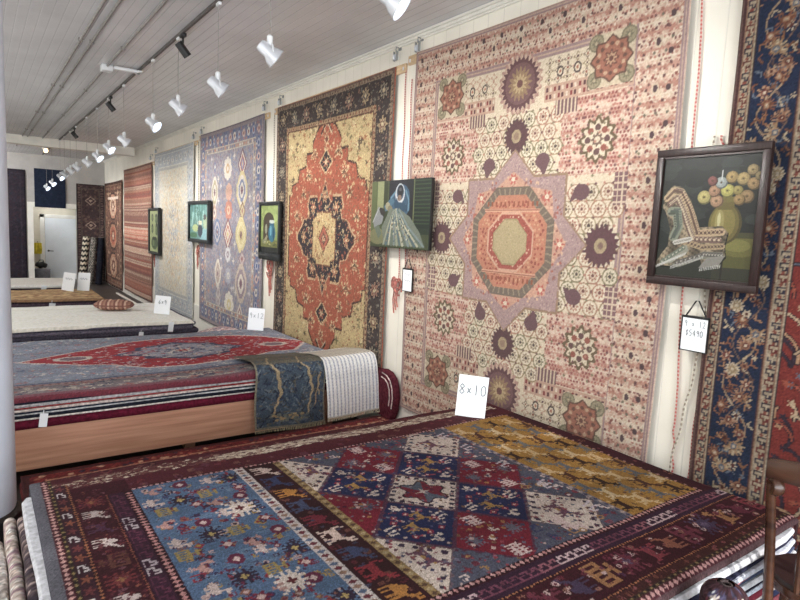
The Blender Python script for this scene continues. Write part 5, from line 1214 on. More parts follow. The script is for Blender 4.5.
# ------------------------------------------------------------------ rug piles
def slab(name, x0, x1, y0, y1, z0, z1, mat, label, group, seed=0, wob=.012, cat='rug', rnd=.05, sag=0.0):
    """one folded or flat rug of a pile: rounded, slightly uneven edges"""
    rs = np.random.RandomState(seed + 11); h = z1 - z0
    per = []
    def seg(ax, ay, bx, by):
        n = max(2, int(math.hypot(bx - ax, by - ay) / .09))
        for k in range(n): per.append((ax + (bx - ax) * k / n, ay + (by - ay) * k / n))
    r = rnd
    seg(x0 + r, y0, x1 - r, y0); per.append((x1 - r * .3, y0 + r * .3)); seg(x1, y0 + r, x1, y1 - r); per.append((x1 - r * .3, y1 - r * .3))
    seg(x1 - r, y1, x0 + r, y1); per.append((x0 + r * .3, y1 - r * .3)); seg(x0, y1 - r, x0, y0 + r); per.append((x0 + r * .3, y0 + r * .3))
    cx, cy = (x0 + x1) / 2, (y0 + y1) / 2; ph = rs.uniform(0, 6, 6); bm = bmesh.new(); rings = []
    for f, zz in ((-.45, 0), (0, .25), (.12, .5), (0, .75), (-.45, 1)):
        ring = []
        for (x, y) in per:
            s = (x - cx) * 2.1 + (y - cy) * 3.3
            w_ = wob * (math.sin(s + ph[0]) + .5 * math.sin(2.7 * s + ph[1])); dx = 1 if x >= x1 - r else (-1 if x <= x0 + r else 0); dy = 1 if y >= y1 - r else (-1 if y <= y0 + r else 0)
            l = math.hypot(dx, dy) or 1; o = f * h * .5 + w_
            dz = wob * .06 * math.sin(1.9 * s + ph[2]) - sag * max(0, (abs(x - cx) / (x1 - x0) * 2)) ** 6
            ring.append(bm.verts.new((x + dx / l * o, y + dy / l * o, z0 + zz * h + dz)))
        rings.append(ring)
    n = len(per)
    for a, b in zip(rings[:-1], rings[1:]):
        for k in range(n): bm.faces.new((a[k], a[(k + 1) % n], b[(k + 1) % n], b[k]))
    bm.faces.new(rings[0][::-1]); bm.faces.new(rings[-1])
    o = obj(name, bm, mat); tag(o, label, cat, group); return o
def bend(d, r):
    """overhang distance d -> (horizontal run, drop) round an edge of radius r"""
    q = np.clip(d, 0, None); a = np.minimum(q / r, PI / 2); run = r * np.sin(a); drop = r * (1 - np.cos(a)) + np.clip(q - r * PI / 2, 0, None)
    return np.where(d < 0, d, run), drop

# nearest pile -----------------------------------------------------
tr = rug_tribal(); X, Y = np.meshgrid(tr.xs, tr.ys)
def pile_shape(X, Y, x0, x1, y0, y1, z, r=.05):
    rx, dzr = bend(X - x1, r); lx, dzl = bend(x0 - X, r); fy, dzf = bend(Y - y1, r); ny, dzn = bend(y0 - Y, r)
    XX = np.where(X > x1, x1 + rx, np.where(X < x0, x0 - lx, X)); YY = np.where(Y > y1, y1 + fy, np.where(Y < y0, y0 - ny, Y))
    ZZ = z - np.maximum(np.maximum(dzr, dzl), np.maximum(dzf, dzn)) + .004 * np.sin(X * 2.2 + 1) * np.sin(Y * 2.9) + .0025 * np.sin(X * 7 + Y * 5)
    return np.stack([XX, YY, ZZ], -1)
P = pile_shape(X, Y, .20, 3.10, 1.078, 3.12, .752, .045)
o = grid('tribal_rug', tr, P, (0, 0, -.014), WOOL)
tag(o, 'wine red tribal rug with blue, diamond and gold animal panels, topmost on nearest pile', 'rug')
G1 = 'rugs stacked in the nearest pile'
M['edgewhite'] = simple('bleached_rug_edge', (216, 214, 212), .9, var=.10, scale=30, bump=.4, spec=.1)
spec1 = [(.712, .735, (104, 98, 112), -.005, 0, 0, 'thin grey rug directly beneath the wine red tribal top rug'), (.664, .698, (206, 206, 210), .080, .030, .02, 'fluffy off-white rug poking out left, second below the tribal rug'),
         (.650, .662, (44, 44, 62), .0, .034, .16, 'thin blackish rug third below the tribal rug'), (.626, .648, (202, 206, 216), .01, .040, .06, 'bluish white rug fourth below the tribal rug'), (.612, .624, (168, 112, 118), .0, .038, .0, 'thin pink rug fifth below the tribal rug'),
         (.596, .610, (66, 74, 96), -.01, .036, .02, 'thin slate rug below the pink one near the top of nearest pile'), (.566, .594, (206, 208, 212), .0, .045, .10, 'white rug in the upper middle of the nearest pile, under a slate one'), (.552, .564, (40, 38, 50), .0, .040, .0, 'thin black rug in the upper middle of the nearest pile'),
         (.528, .550, (186, 192, 204), .0, .046, .0, 'pale blue-grey rug in the middle of the nearest pile'), (.492, .526, (120, 50, 62), .01, .042, .02, 'maroon rug in the middle of the nearest pile'), (.472, .490, (206, 198, 194), -.01, .048, .0, 'cream rug directly beneath the maroon one in the nearest pile'),
         (.440, .470, (60, 66, 96), -.01, .044, .0, 'navy rug below the middle of the nearest pile'), (.400, .438, (150, 84, 92), .0, .050, .0, 'rose red rug low in the nearest pile'), (.345, .398, (190, 166, 162), .01, .05, .02, 'dusty pink rug low in the nearest pile'),
         (.300, .343, (206, 202, 198), .0, .05, .0, 'off-white rug low in the nearest pile, under the dusty pink one'), (.18, .298, (84, 34, 44), .0, .04, .0, 'dark wine rug second from floor in the nearest pile'), (.0, .178, (66, 58, 62), .0, .0, .0, 'thick grey brown folded rug at the bottom of the nearest pile')]
for i, (z0, z1, cc, dl, dn, df, lab) in enumerate(spec1):
    slab('pile_rug', .215 - dl, 3.12, 1.055 - dn, 3.10 + min(df, .04), z0, z1, W(cc, .12), lab, G1, i, .005)
# standing and folded rugs beside the nearest pile
def folded(x, y0, y1, z, r, cols, label, seed):
    """rug folded over and standing on its edge, ridge along y"""
    rs = np.random.RandomState(seed); L_ = (z - r) * 2 + PI * r
    c = Cv(y1 - y0, L_, .012, cols[0])
    c.dots(0, 0, y1 - y0, L_, .045, cols, .02, .4); c.frame(0, .05, cols[-1])
    for k in range(int((y1 - y0) / .03)): c.rect(k * .03, 0, k * .03 + .015, L_, np.array(cols[k % len(cols)]) * .95) if rs.rand() < .5 else None
    c.finish(.14, .08); S, Tt = np.meshgrid(c.xs, c.ys)
    a = np.clip((Tt - (z - r)) / r, 0, PI); h1 = z - r
    XX = np.where(Tt < h1, -r, np.where(Tt > h1 + PI * r, r, -r * np.cos(a))); ZZ = np.where(Tt < h1, Tt, np.where(Tt > h1 + PI * r, L_ - Tt, h1 + r * np.sin(a)))
    wv = .003 * np.sin(S * 9) + .001 * np.sin(S * 23 + seed)
    P = np.stack([x + XX + wv, y0 + S, np.maximum(ZZ + .012 * np.sin(S * 6 + seed) * (ZZ > .1), .005)], -1)
    o = grid('folded_rug', c, P, (0, 0, 0), WOOLFAR, None, False); return tag(o, label, 'rug', 'rugs folded and standing left of the nearest pile')
folded(.155, 2.15, 3.38, .49, .028, [(70, 60, 64), (98, 84, 82), (52, 46, 52), (150, 134, 128)], 'dark folded rug standing edge-up against the left side of the nearest pile', 2)
folded(.097, 2.05, 3.42, .47, .027, [(176, 160, 150), (206, 198, 190), (150, 122, 130), (196, 188, 180)], 'pale pinkish folded rug standing edge-up, middle of three at lower left', 5)
folded(.040, 2.1, 3.30, .43, .027, [(198, 190, 182), (176, 168, 160), (214, 208, 202), (150, 140, 134)], 'off-white folded rug standing edge-up at the lower left frame edge', 9)
# rolled rug standing at the front of the pile
c = Cv(2 * PI * .10, .95, .008, (54, 36, 40)); c.dots(0, 0, c.w, c.h, .06, [(84, 46, 48), (60, 44, 50), (60, 56, 74), (72, 36, 42)], .016, .4)
for k in range(5): c.glyph(.06 + k * .126, .90, .05, .05, PRONG, (196, 184, 172)); c.rect(0, 0, c.w, .02, (190, 176, 160)); c.finish(.1, .03)
S, Tt = np.meshgrid(c.xs, c.ys); th = S / .10; lean = np.array((.0, .0))
rr = .078 * np.where(Tt > .88, np.sqrt(np.clip(1 - ((Tt - .88) / .075) ** 2, .02, 1)), 1)
P = np.stack([2.10 + rr * np.cos(th) + lean[0] * Tt, .885 + rr * np.sin(th) + lean[1] * Tt, .005 + Tt * .875], -1)
o = grid('rolled_rug', c, P, (0, 0, 0), WOOLFAR, None, False); tag(o, 'dark rolled rug with white specks standing at the front corner of the nearest pile', 'rug')
bm = bmesh.new(); pts = []
for k in range(60):
    a = k * .42; r_ = .012 + .0006 * k; pts.append((2.10 + r_ * math.cos(a), .885 + r_ * math.sin(a), .838 - .0007 * k))
tube(bm, pts, .004, 5); obj('rolled_edge', bm, W((84, 72, 72)), o)

# low stack between the nearest pile and the wooden platform
def low_top():
    c = Cv(3.05, 1.45, .011, (104, 46, 46), .20, 3.24)
    c.dots(.2, 3.24, 3.25, 4.69, .055, [(132, 64, 58), (84, 36, 42), (150, 96, 80), (60, 44, 56), (110, 44, 46), (176, 140, 116)], .018, .4)
    c.frame(0, .05, (70, 40, 42)); c.frame(.14, .16, (150, 110, 90)); return c.finish(.1, .05)
c = low_top(); X, Y = np.meshgrid(c.xs, c.ys); o = grid('floor_rug', c, np.stack([X, Y, .196 + .006 * np.sin(X * 3) * np.sin(Y * 4)], -1), (0, 0, -.012), WOOLFAR)
tag(o, 'reddish patterned rug lying low between the nearest pile and the pine platform', 'rug')
G2 = 'rugs in the low stack before the pine platform'
slab('pile_rug', .20, 3.26, 3.36, 4.70, .10, .178, W((92, 44, 46)), 'dark red rug directly under the low reddish patterned rug', G2, 31, .006)
slab('pile_rug', .20, 3.26, 3.36, 4.70, .0, .098, W((70, 52, 54)), 'brown rug at the bottom of the low stack before the pine platform', G2, 32, .006)

# pile on the pine platform ----------------------------------------
t = empty('rug_platform', (1.5, 5.95, 0), 'low pine board platform under the red and blue rug pile', 'platform')
obj('front_board', B(-1.6, -1.10, .17, 1.62, -1.05, .475, .004), M['pine'], t, smooth=False)
obj('back_board', B(-1.6, 1.05, .17, 1.62, 1.10, .475, .004), M['pine'], t, smooth=False)
for s in (-1.58, 1.57): obj('side_board', B(s - .02, -1.05, .17, s + .025, 1.05, .475, .004), M['pine'], t, smooth=False)
obj('deck', B(-1.55, -1.05, .44, 1.55, 1.05, .468), M['pine'], t, smooth=False)
for sx in (-1.4, 0, 1.4):
    for sy in (-.72, .8): obj('leg', B(sx - .045, sy - .045, 0, sx + .045, sy + .045, .44), M['pine'], t, smooth=False)
G3 = 'rugs stacked on the pine platform'
spec2 = [(.477, .548, (92, 28, 46), 'thick maroon rug at the bottom of the platform pile'), (.550, .562, (206, 198, 192), 'thin white rug just above the thick maroon one on the platform'), (.564, .584, (34, 36, 46), 'black rug third from the pine platform'),
         (.586, .598, (190, 190, 190), 'thin pale grey rug, fourth from the pine platform'), (.600, .612, (40, 46, 60), 'dark slate rug, fifth from the pine platform'), (.614, .630, (196, 184, 178), 'cream rug, sixth from the pine platform'), (.632, .642, (140, 52, 54), 'thin red rug, seventh from the pine platform'),
         (.644, .668, (172, 168, 170), 'light grey rug, third from the top of platform pile'), (.670, .684, (32, 32, 44), 'black rug, second from top of platform pile'), (.686, .696, (206, 200, 194), 'white edged rug right under the red and blue top rug')]
for i, (z0, z1, cc, lab) in enumerate(spec2):
    slab('pile_rug', -.08, 3.02, 4.83 - .006 * (i % 3), 7.02, z0, z1, W(cc), lab, G3, 50 + i, .005)
hz = rug_heriz(); X, Y = np.meshgrid(hz.xs, hz.ys)
P = pile_shape(X, Y, -.06, 3.0, 4.845, 7.02, .712, .03); P[..., 2] += .03 * np.exp(-((X - 2.4) / .7) ** 2) * np.clip((5.9 - Y) / 1.0, 0, 1) * (Y > 4.84)
o = grid('pile_top_rug', hz, P, (0, 0, -.012), WOOL); tag(o, 'blue and red medallion rug topmost on the pine platform pile', 'rug')
bm = bmesh.new(); box(bm, -.028, 0, -.055, .028, .003, .045, mat=Matrix.Rotation(.12, 4, 'Y'))
def price_tag(x, y, z, label, s=1.0):
    bm = bmesh.new(); box(bm, -.026 * s, -.003, -.055 * s, .026 * s, 0, .045 * s, mat=Matrix.Rotation(.12, 4, 'Y'))
    o = obj('price_tag', bm, M['card'], None, False, (x, y, z)); tag(o, label, 'tag', 'paper tags on rug edges')
    obj('string', T([(0, -.001, .04 * s), (.004, .0, .07 * s)], .003, 5), M['card'], o); return o
price_tag(.355, 4.815, .545, 'white paper tag hanging on the maroon edge above the pine board')

# rugs draped over the end of the platform pile
def drape(name, cv, x0, prof, label, skew=0.0, wave=.012, fringe=None, seed=0):
    """cv.y runs along the profile [(y, z)...]; cv.x runs along x"""
    pr = np.array(prof, float); d = np.concatenate([[0], np.cumsum(np.hypot(*np.diff(pr, axis=0).T))]); k = cv.h / d[-1]
    X, Tt = np.meshgrid(cv.xs, cv.ys); u = Tt / k
    YY = np.interp(u, d, pr[:, 0]); ZZ = np.interp(u, d, pr[:, 1])
    if True:
        ker = np.ones(9) / 9
        yc = np.convolve(np.pad(YY[:, 0], 4, 'edge'), ker, 'valid'); zc = np.convolve(np.pad(ZZ[:, 0], 4, 'edge'), ker, 'valid')
        YY = np.repeat(yc[:, None], X.shape[1], 1); ZZ = np.repeat(zc[:, None], X.shape[1], 1)
    low = np.clip((.75 - ZZ) / .5, 0, 1)
    P = np.stack([x0 + X + skew * (ZZ - .8) + .015 * np.sin(ZZ * 7 + seed) * low, YY + wave * np.sin(X * 9 + seed) * low, ZZ + .006 * np.sin(X * 6 + seed)], -1)
    o = grid(name, cv, P, (0, .010, 0), WOOL); tag(o, label, 'rug', 'rugs draped over the end of the platform pile')
    if fringe:
        bm = bmesh.new(); rs = random.Random(seed); nx = X.shape[1]
        for i in range(0, nx, 3):
            p = P[0, i]; tube(bm, [tuple(p), (p[0] + rs.uniform(-.008, .008), p[1] - .012, p[2] - .025)], .0035, 4)
        obj('fringe', bm, fringe, o)
    return o
prof = [(4.73, .212), (4.745, .45), (4.755, .64), (4.775, .74), (4.82, .785), (4.90, .80), (5.10, .785), (5.40, .745)]
c = Cv(.68, 1.30, .0055, (58, 72, 88))
for _ in range(900):
    x, y = RS.uniform(0, .68), RS.uniform(0, 1.3); c.line([(x, y), (x + RS.uniform(-.05, .05), y + RS.uniform(-.02, .06))], .014, [(44, 60, 82), (72, 86, 100), (52, 58, 64), (84, 96, 104), (40, 48, 66), (88, 84, 74)][RS.randint(6)])
def wig(x0, x1, y0, y1, w, cc, n=16):
    c.line([(x0 + (x1 - x0) * k / n + .006 * math.sin(k * .9), y0 + (y1 - y0) * k / n) for k in range(n + 1)], w, cc)
gold_ = (150, 128, 90)
wig(.17, .24, .14, .34, .018, gold_); wig(.24, .20, .34, .56, .032, gold_); wig(.20, .12, .56, .70, .022, gold_)
wig(.50, .55, .12, .36, .018, gold_); wig(.55, .50, .36, .58, .026, gold_); wig(.50, .38, .58, .74, .018, gold_); wig(.58, .62, .2, .52, .012, (140, 112, 78)); wig(.62, .60, .3, .5, .012, gold_)
for _ in range(40):
    x = RS.uniform(.15, .5); c.ell(x, .10 + RS.uniform(-.03, .04), .02, .012, [(150, 124, 80), (96, 100, 92)][RS.randint(2)])
c.rect(0, 0, .68, .025, (116, 108, 88)); c.rect(0, .66, .68, 1.3, (92, 88, 76)) 
for _ in range(300):
    x, y = RS.uniform(0, .68), RS.uniform(.66, 1.3); c.ell(x, y, .018, .012, [(110, 102, 84), (76, 84, 92), (98, 92, 80)][RS.randint(3)])
wig(.12, .2, .66, .9, .018, gold_); wig(.42, .5, .66, .9, .018, gold_); c.frame(0, .012, (120, 110, 88)); c.finish(.12, .04, sat=.66, gain=1.08)
drape('draped_rug', c, 1.94, prof, 'slate blue rug with wandering gold lines draped over the platform pile', skew=.03, fringe=W((160, 148, 122)), seed=1)
c = Cv(.575, 1.30, .0055, (232, 230, 226)); n = 14
for k in range(n):
    x = (k + .5) * .575 / n; c.rect(x - .008, 0, x + .008, 1.3, (186, 188, 198)); 
    for y in np.arange(0, 1.3, .035): c.rect(x - .006, y, x + .006, y + .016, (158, 160, 170))
c.rect(0, 0, .60, .02, (196, 190, 178)); c.rect(0, .70, .6, 1.3, (190, 182, 168)); 
for k in range(n): c.rect((k + .5) * .04 - .005, .7, (k + .5) * .04 + .005, 1.3, (150, 146, 142))
c.finish(.05, .02)
prof = [(4.70, .245), (4.725, .44), (4.735, .62), (4.745, .72), (4.78, .79), (4.86, .812), (5.05, .80), (5.35, .75)]
drape('draped_rug', c, 2.595, prof, 'white kilim with thin grey stripes draped beside the slate blue rug', skew=-.06, wave=.010, fringe=W((196, 184, 160)), seed=4)
prf = [(4.90, .205), (4.50, .205), (4.455, .30), (4.44, .42), (4.455, .53), (4.50, .61), (4.57, .655), (4.66, .67), (4.72, .66), (4.90, .65)]
bm = bmesh.new(); ra = []
for k, x in enumerate((3.195, 3.21, 3.235, 3.258)):
    f = (.88, .97, 1.0, .98)[k]; ra.append([bm.verts.new((x, 4.72 + (y - 4.72) * f, .40 + (z - .40) * (f if z > .25 else 1))) for y, z in prf])
for p_, q_ in zip(ra[:-1], ra[1:]):
    for k in range(len(prf) - 1): bm.faces.new((p_[k], p_[k + 1], q_[k + 1], q_[k]))
bm.faces.new(ra[0]); bm.faces.new(ra[-1][::-1])
o = obj('draped_rug', bm, simple('dark_red_rug_wool', (62, 22, 33), .95, var=.35, scale=38, bump=.5, c2=(98, 46, 54), spec=.1)); tag(o, 'dark red rug bulging out between the white kilim and the baseboard', 'rug', 'rugs draped over the end of the platform pile')
for f in (.86, .70):
    pts = [(3.193, 4.74 + (y - 4.74) * f, .40 + (z - .40) * f) for y, z in prf[2:8]]; den = []
    for p_, q_ in zip(pts[:-1], pts[1:]): den += [p_, tuple((u + v) / 2 for u, v in zip(p_, q_))]
    obj('pale_binding', T(den + [pts[-1]], .006, 6), W((196, 180, 176)), o)

# third pile (white top) -------------------------------------------
G4 = 'rugs stacked in the white topped pile'
zs = [(.0, .15, (60, 56, 66)), (.152, .25, (92, 48, 56)), (.252, .33, (78, 74, 86)), (.332, .41, (96, 90, 104)), (.412, .49, (112, 64, 74)), (.492, .545, (70, 66, 78)), (.547, .60, (106, 100, 114)), (.602, .640, (84, 80, 94))]
labs = ['thick dark grey rug at the bottom of the white topped pile', 'muted red rug second from the floor in the white topped pile', 'slate rug third from the floor in the white topped pile', 'grey violet rug in the middle of the white topped pile', 'dull maroon rug above the middle of the white topped pile', 'blackish rug third below the white top', 'grey violet rug second below the white top', 'dark slate rug just below the white top, rounded at its end']
for i, ((z0, z1, cc), lab) in enumerate(zip(zs, labs)): slab('pile_rug', -.2, 2.44 + .02 * (i % 3), 8.2 - .012 * (i % 2), 10.1, z0, z1, W(cc), lab, G4, 70 + i, .012, rnd=.07)
c = Cv(2.62, 2.02, .02, (250, 249, 240), -.2, 8.17)
for k in range(26): c.rect(-.2, 8.17 + k * .078, 2.42, 8.17 + k * .078 + .022, (238, 235, 224))
c.frame(0, .03, (226, 222, 210)); c.finish(.03, .01); X, Y = np.meshgrid(c.xs, c.ys)
P = pile_shape(X, Y, -.18, 2.36, 8.22, 10.12, .668, .06); o = grid('pile_top_rug', c, P, (0, 0, -.025), WOOLFAR); tag(o, 'plain white rug topmost on the third pile', 'rug')
price_tag(2.10, 8.17, .60, 'small white tag at the right end of the white topped pile', 1.3); price_tag(1.72, 8.165, .50, 'small white tag low on the dark edge of the white topped pile', 1.1)
# folded pinkish rug at the end of that pile
slab('pile_rug', 2.60, 3.24, 7.95, 8.95, .0, .30, W((110, 92, 96)), 'low grey folded rug on the floor beneath the pinkish folded one', 'rugs folded by the lavender wall rug', 90, .02, rnd=.1)
c = Cv(.66, 1.0, .016, (184, 160, 156)); c.dots(0, 0, .66, 1, .06, [(150, 116, 120), (206, 190, 184), (166, 130, 128), (128, 118, 132)], .024, .4); c.frame(.03, .06, (214, 176, 172)); c.frame(0, .02, (96, 80, 84)); c.finish(.1, .03)
S, Tt = np.meshgrid(c.xs, c.ys); P = np.stack([2.59 + S, 7.93 + Tt, .33 + .17 * np.sin(np.clip(S / .66, 0, 1) * PI * .75 + .35) * np.sin(np.clip(Tt, 0, 1) * PI) ** .5], -1)
o = grid('folded_rug', c, P, (0, 0, -.03), WOOLFAR); tag(o, 'pinkish patterned rug loosely folded below the lavender wall rug', 'rug', 'rugs folded by the lavender wall rug')

# fourth pile (tan top) ---------------------------------------------
G5 = 'rugs stacked in the tan topped pile'
zs = [(.0, .16, (74, 66, 74)), (.162, .30, (60, 54, 64)), (.302, .40, (96, 82, 90)), (.402, .49, (56, 48, 60)), (.492, .54, (150, 142, 146)), (.542, .60, (92, 78, 88)), (.602, .640, (64, 56, 64))]
labs = ['grey rug at the bottom of the tan topped pile', 'dark rug second from the floor in the tan topped pile', 'mauve grey rug in the middle of the tan topped pile', 'dark plum rug in the tan topped pile', 'pale grey rug third below the tan top', 'mauve rug second below the tan top', 'dark rug directly below the tan top']
for i, ((z0, z1, cc), lab) in enumerate(zip(zs, labs)): slab('pile_rug', -.2, 1.72 + .02 * (i % 2), 11.0 - .012 * (i % 2), 12.55, z0, z1, W(cc), lab, G5, 110 + i, .014, rnd=.08)
c = Cv(2.0, 1.62, .025, (190, 160, 122), -.2, 10.96); c.dots(-.2, 10.96, 1.8, 12.58, .09, [(206, 178, 138), (166, 132, 100), (150, 112, 88)], .035, .4); c.frame(0, .06, (150, 118, 90)); c.finish(.06, .03); X, Y = np.meshgrid(c.xs, c.ys)
P = pile_shape(X, Y, -.18, 1.72, 11.0, 12.56, .662, .05); o = grid('pile_top_rug', c, P, (0, 0, -.02), WOOLFAR); tag(o, 'tan rug topmost on the fourth pile', 'rug')
price_tag(.96, 10.955, .53, 'white tag hanging on the edge of the tan topped pile', 1.7)
# lumpy striped cushion
bm = bmesh.new(); bmesh.ops.create_uvsphere(bm, u_segments=28, v_segments=14, radius=1)
for v in bm.verts:
    a = math.atan2(v.co.y, v.co.x); f = 1 + .10 * math.cos(2 * (a)) ** 2; e = .72 + .28 * abs(v.co.z)
    sgn = lambda q: math.copysign(abs(q) ** .75, q)
    v.co = Vector((sgn(v.co.x) * .27, sgn(v.co.y) * .17, v.co.z * .07 * (1 + .15 * math.sin(7 * a))))
o = obj('cushion', bm, striped('banded_cushion_cloth', [(170, 130, 112), (130, 92, 84), (204, 172, 152), (150, 108, 96)], 0, .11), None, True, (1.62, 9.45, .750)); o.rotation_euler = (0, 0, -.35); tag(o, 'brown striped floor cushion lying on the white topped pile', 'cushion')
obj('piping', T([(.266 * math.copysign(abs(math.cos(a)) ** .75, math.cos(a)), .167 * math.copysign(abs(math.sin(a)) ** .75, math.sin(a)), 0) for a in np.linspace(0, 2 * PI, 40)], .009, 6), W((120, 84, 76)), o)
# fifth pile ---------------------------------------------------------
G6 = 'rugs stacked in the furthest pile'
zs = [(.0, .2, (70, 60, 66)), (.202, .36, (84, 44, 54)), (.362, .48, (66, 58, 66)), (.482, .56, (92, 50, 60)), (.562, .62, (72, 62, 72))]
labs = ['grey rug at the bottom of the furthest pile', 'wine rug second from the floor in the furthest pile', 'grey rug in the middle of the furthest pile', 'maroon rug second below the furthest white top', 'mauve rug just below the furthest white top']
for i, ((z0, z1, cc), lab) in enumerate(zip(zs, labs)): slab('pile_rug', -.2, 1.52, 13.2, 14.7, z0, z1, W(cc), lab, G6, 130 + i, .014, rnd=.08)
slab('pile_top_rug', -.2, 1.50, 13.16, 14.72, .622, .68, W((244, 240, 234), .05), 'rumpled white rug topmost on the furthest pile', None, 140, .02, rnd=.08)
price_tag(1.02, 13.12, .60, 'white tag standing at the edge of the furthest pile', 1.7)

# ------------------------------------------------------------------ far end of the shop
def flat_hang(name, cv, x0, z0, y, label, cat='rug', mat=None):
    X, Z = np.meshgrid(cv.xs, cv.ys); P = np.stack([x0 + X, y - .006 + .006 * np.sin(X * 9), z0 + Z], -1)
    return tag(grid(name, cv, P, (0, .012, 0), WOOLFAR), label, cat)
c = rug_plain_dark(.78, 3.28, (50, 44, 52), [(44, 40, 48), (62, 54, 60), (58, 46, 50), (48, 46, 56)], .025, (62, 56, 64)); c.finish(.08, .03)
flat_hang('hanging_rug', c, .42, .03, YB - .035, 'dark violet rug hung beside the white column at the far end')
c = Cv(.80, 1.12, .02, (34, 41, 58)); c.dots(0, 0, .8, 1.12, .1, [(31, 38, 54), (38, 45, 62)], .04, .4); c.frame(0, .03, (34, 40, 60)); c.finish(.06, .02)
flat_hang('hanging_rug', c, 1.42, 2.26, YB - .045, 'small plain navy rug hung above the white door opening')
flat_hang('hanging_rug', rug_back_right(), 2.51, .03, YB - .02, 'dark grey-brown rug with small diamonds hung behind the leaning rolls')
def roll(bx, by, tx, ty, z1, r, cv, label):
    S, Tt = np.meshgrid(cv.xs, cv.ys); th = S / cv.w * 2 * PI; k = Tt / cv.h
    P = np.stack([bx + (tx - bx) * k + r * np.cos(th), by + (ty - by) * k + r * np.sin(th), .01 + z1 * k], -1)
    o = grid('rolled_rug', cv, P, (0, 0, 0), WOOLFAR, None, False); tag(o, label, 'rug', 'rolled rugs leaning at the far end')
    bm = bmesh.new(); pts = [(tx + (.012 + r * .93 * q / 50) * math.cos(q * .5), ty + (.012 + r * .93 * q / 50) * math.sin(q * .5), .01 + z1) for q in range(51)]
    tube(bm, pts, .010, 5); obj('rolled_end', bm, W((120, 112, 106)), o); return o
c = Cv(.63, 1.44, .014, (40, 38, 40))
for k in range(20):
    for q in range(6): c.line([(q * .105, k * .15), (q * .105 + .0525, k * .15 + .06), (q * .105 + .105, k * .15)], .05, (206, 196, 176))
c.finish(.05, .01); roll(2.54, 20.0, 2.74, 20.36, 1.43, .093, c, 'rolled rug with bold cream zigzags, leftmost of three leaning by the corner')
c = Cv(.63, 1.42, .012, (36, 34, 38))
for k in range(32):
    for q in range(12): c.dia(q * .0525 + (.026 if k % 2 else 0), k * .046, .021, .019, (190, 184, 172))
c.finish(.05, .01); roll(2.76, 19.98, 2.945, 20.34, 1.40, .09, c, 'rolled rug with small black and white check, middle of three leaning by the corner')
c = Cv(.63, 1.42, .02, (30, 32, 42)); c.dots(0, 0, .63, 1.42, .08, [(36, 38, 50), (26, 26, 34)], .03, .4); c.finish(.06, .02); roll(3.0, 19.98, 3.145, 20.34, 1.41, .088, c, 'plain black rolled rug, rightmost of three leaning by the corner')
t = empty('storage_box', (1.62, 21.2, 0), 'small grey storage box on the floor in front of the white door', 'box')
obj('box', B(-.2, -.2, 0, .2, .2, .36, .015), simple('grey_plastic', (112, 112, 120), .5), t); obj('lid', B(-.21, -.21, .36, .21, .21, .40, .01), simple('grey_plastic_lid', (140, 138, 146), .5), t)
bm = bmesh.new(); bmesh.ops.create_uvsphere(bm, u_segments=18, v_segments=10, radius=1)
for v in bm.verts: v.co = Vector((v.co.x * .17, v.co.y * .13, (v.co.z * .10 + .02 * math.sin(v.co.x * 7)) + .1))
o = obj('dark_bag', bm, M['black'], None, True, (1.60, 21.2, .402)); tag(o, 'black bag lying on the grey storage box', 'bag'); obj('bag_handle', T([(-.07, 0, .18), (-.05, 0, .25), (.05, 0, .25), (.07, 0, .18)], .012, 8), M['black'], o)
bm = bmesh.new()
for k in range(5): tube(bm, [(-.08 + k * .04, -.02 - .015 * (k % 2), .34), (-.09 + k * .045, -.025 - .02 * (k % 2), .15), (-.08 + k * .04, -.02, 0)], .028, 8)
o = obj('yellow_cloth', bm, simple('yellow_cloth', (206, 186, 56), .9), None, True, (1.55, 21.68, .82)); tag(o, 'yellow cloth hanging on the alcove wall left of the white door', 'cloth')
obj('wall_hook', T([(0, .02, .36), (0, -.03, .36), (0, -.04, .39)], .008, 6), M['darkmetal'], o)
o = obj('loose_batten', B(-.03, -1.6, 0, .03, 1.6, .03, .004), M['trim'], None, False, (3.06, 15.8, 0)); tag(o, 'long white wooden batten lying on the floor below the pink banded rug', 'batten')

# ------------------------------------------------------------------ bentwood chair
S_ = Vector((2.685, .77, 0)); F = Vector((.94, .34, 0)).normalized(); Lf = Vector((-F.y, F.x, 0))
t = empty('bentwood_chair', S_, 'dark bentwood chair cut off by the right edge, in front of the nearest pile', 'chair')
t.rotation_euler = (0, 0, math.atan2(F.y, F.x))                      # local +x = front of chair, +y = sitter's left
sh = .72
bm = L([(0, sh + .002), (.15, sh + .006), (.185, sh + .004), (.195, sh - .008), (.195, sh - .014)], 32, cap=False); obj('seat_pad', bm, M['seatleather'], t)
obj('seat_ring', L([(.17, sh - .045), (.200, sh - .045), (.208, sh - .03), (.204, sh - .01), (.17, sh - .008)], 32, cap=False), M['bentwood'], t)
for s in (-1, 1):
    obj('back_post', T([(-.14, s * .15, 0), (-.15, s * .165, .35), (-.17, s * .18, .62), (-.205, s * .195, .88), (-.245, s * .21, 1.08), (-.265, s * .215, 1.15)], .017, 10, [.014, .016, .018, .018, .017, .016]), M['bentwood'], t)
    obj('front_leg', T([(.12, s * .11, sh - .03), (.145, s * .14, .3), (.165, s * .165, 0)], .017, 10, [.019, .017, .013]), M['bentwood'], t)
    obj('scroll', L([(0, -.02), (.030, -.018), (.036, 0), (.030, .018), (0, .02)], 16, Matrix.Translation((-.262, s * .20, 1.135)) @ Matrix.Rotation(PI / 2, 4, 'X') @ Matrix.Rotation(.5, 4, 'Y')), M['bentwood'], t)
bm = bmesh.new(); R0 = 24; vs = []
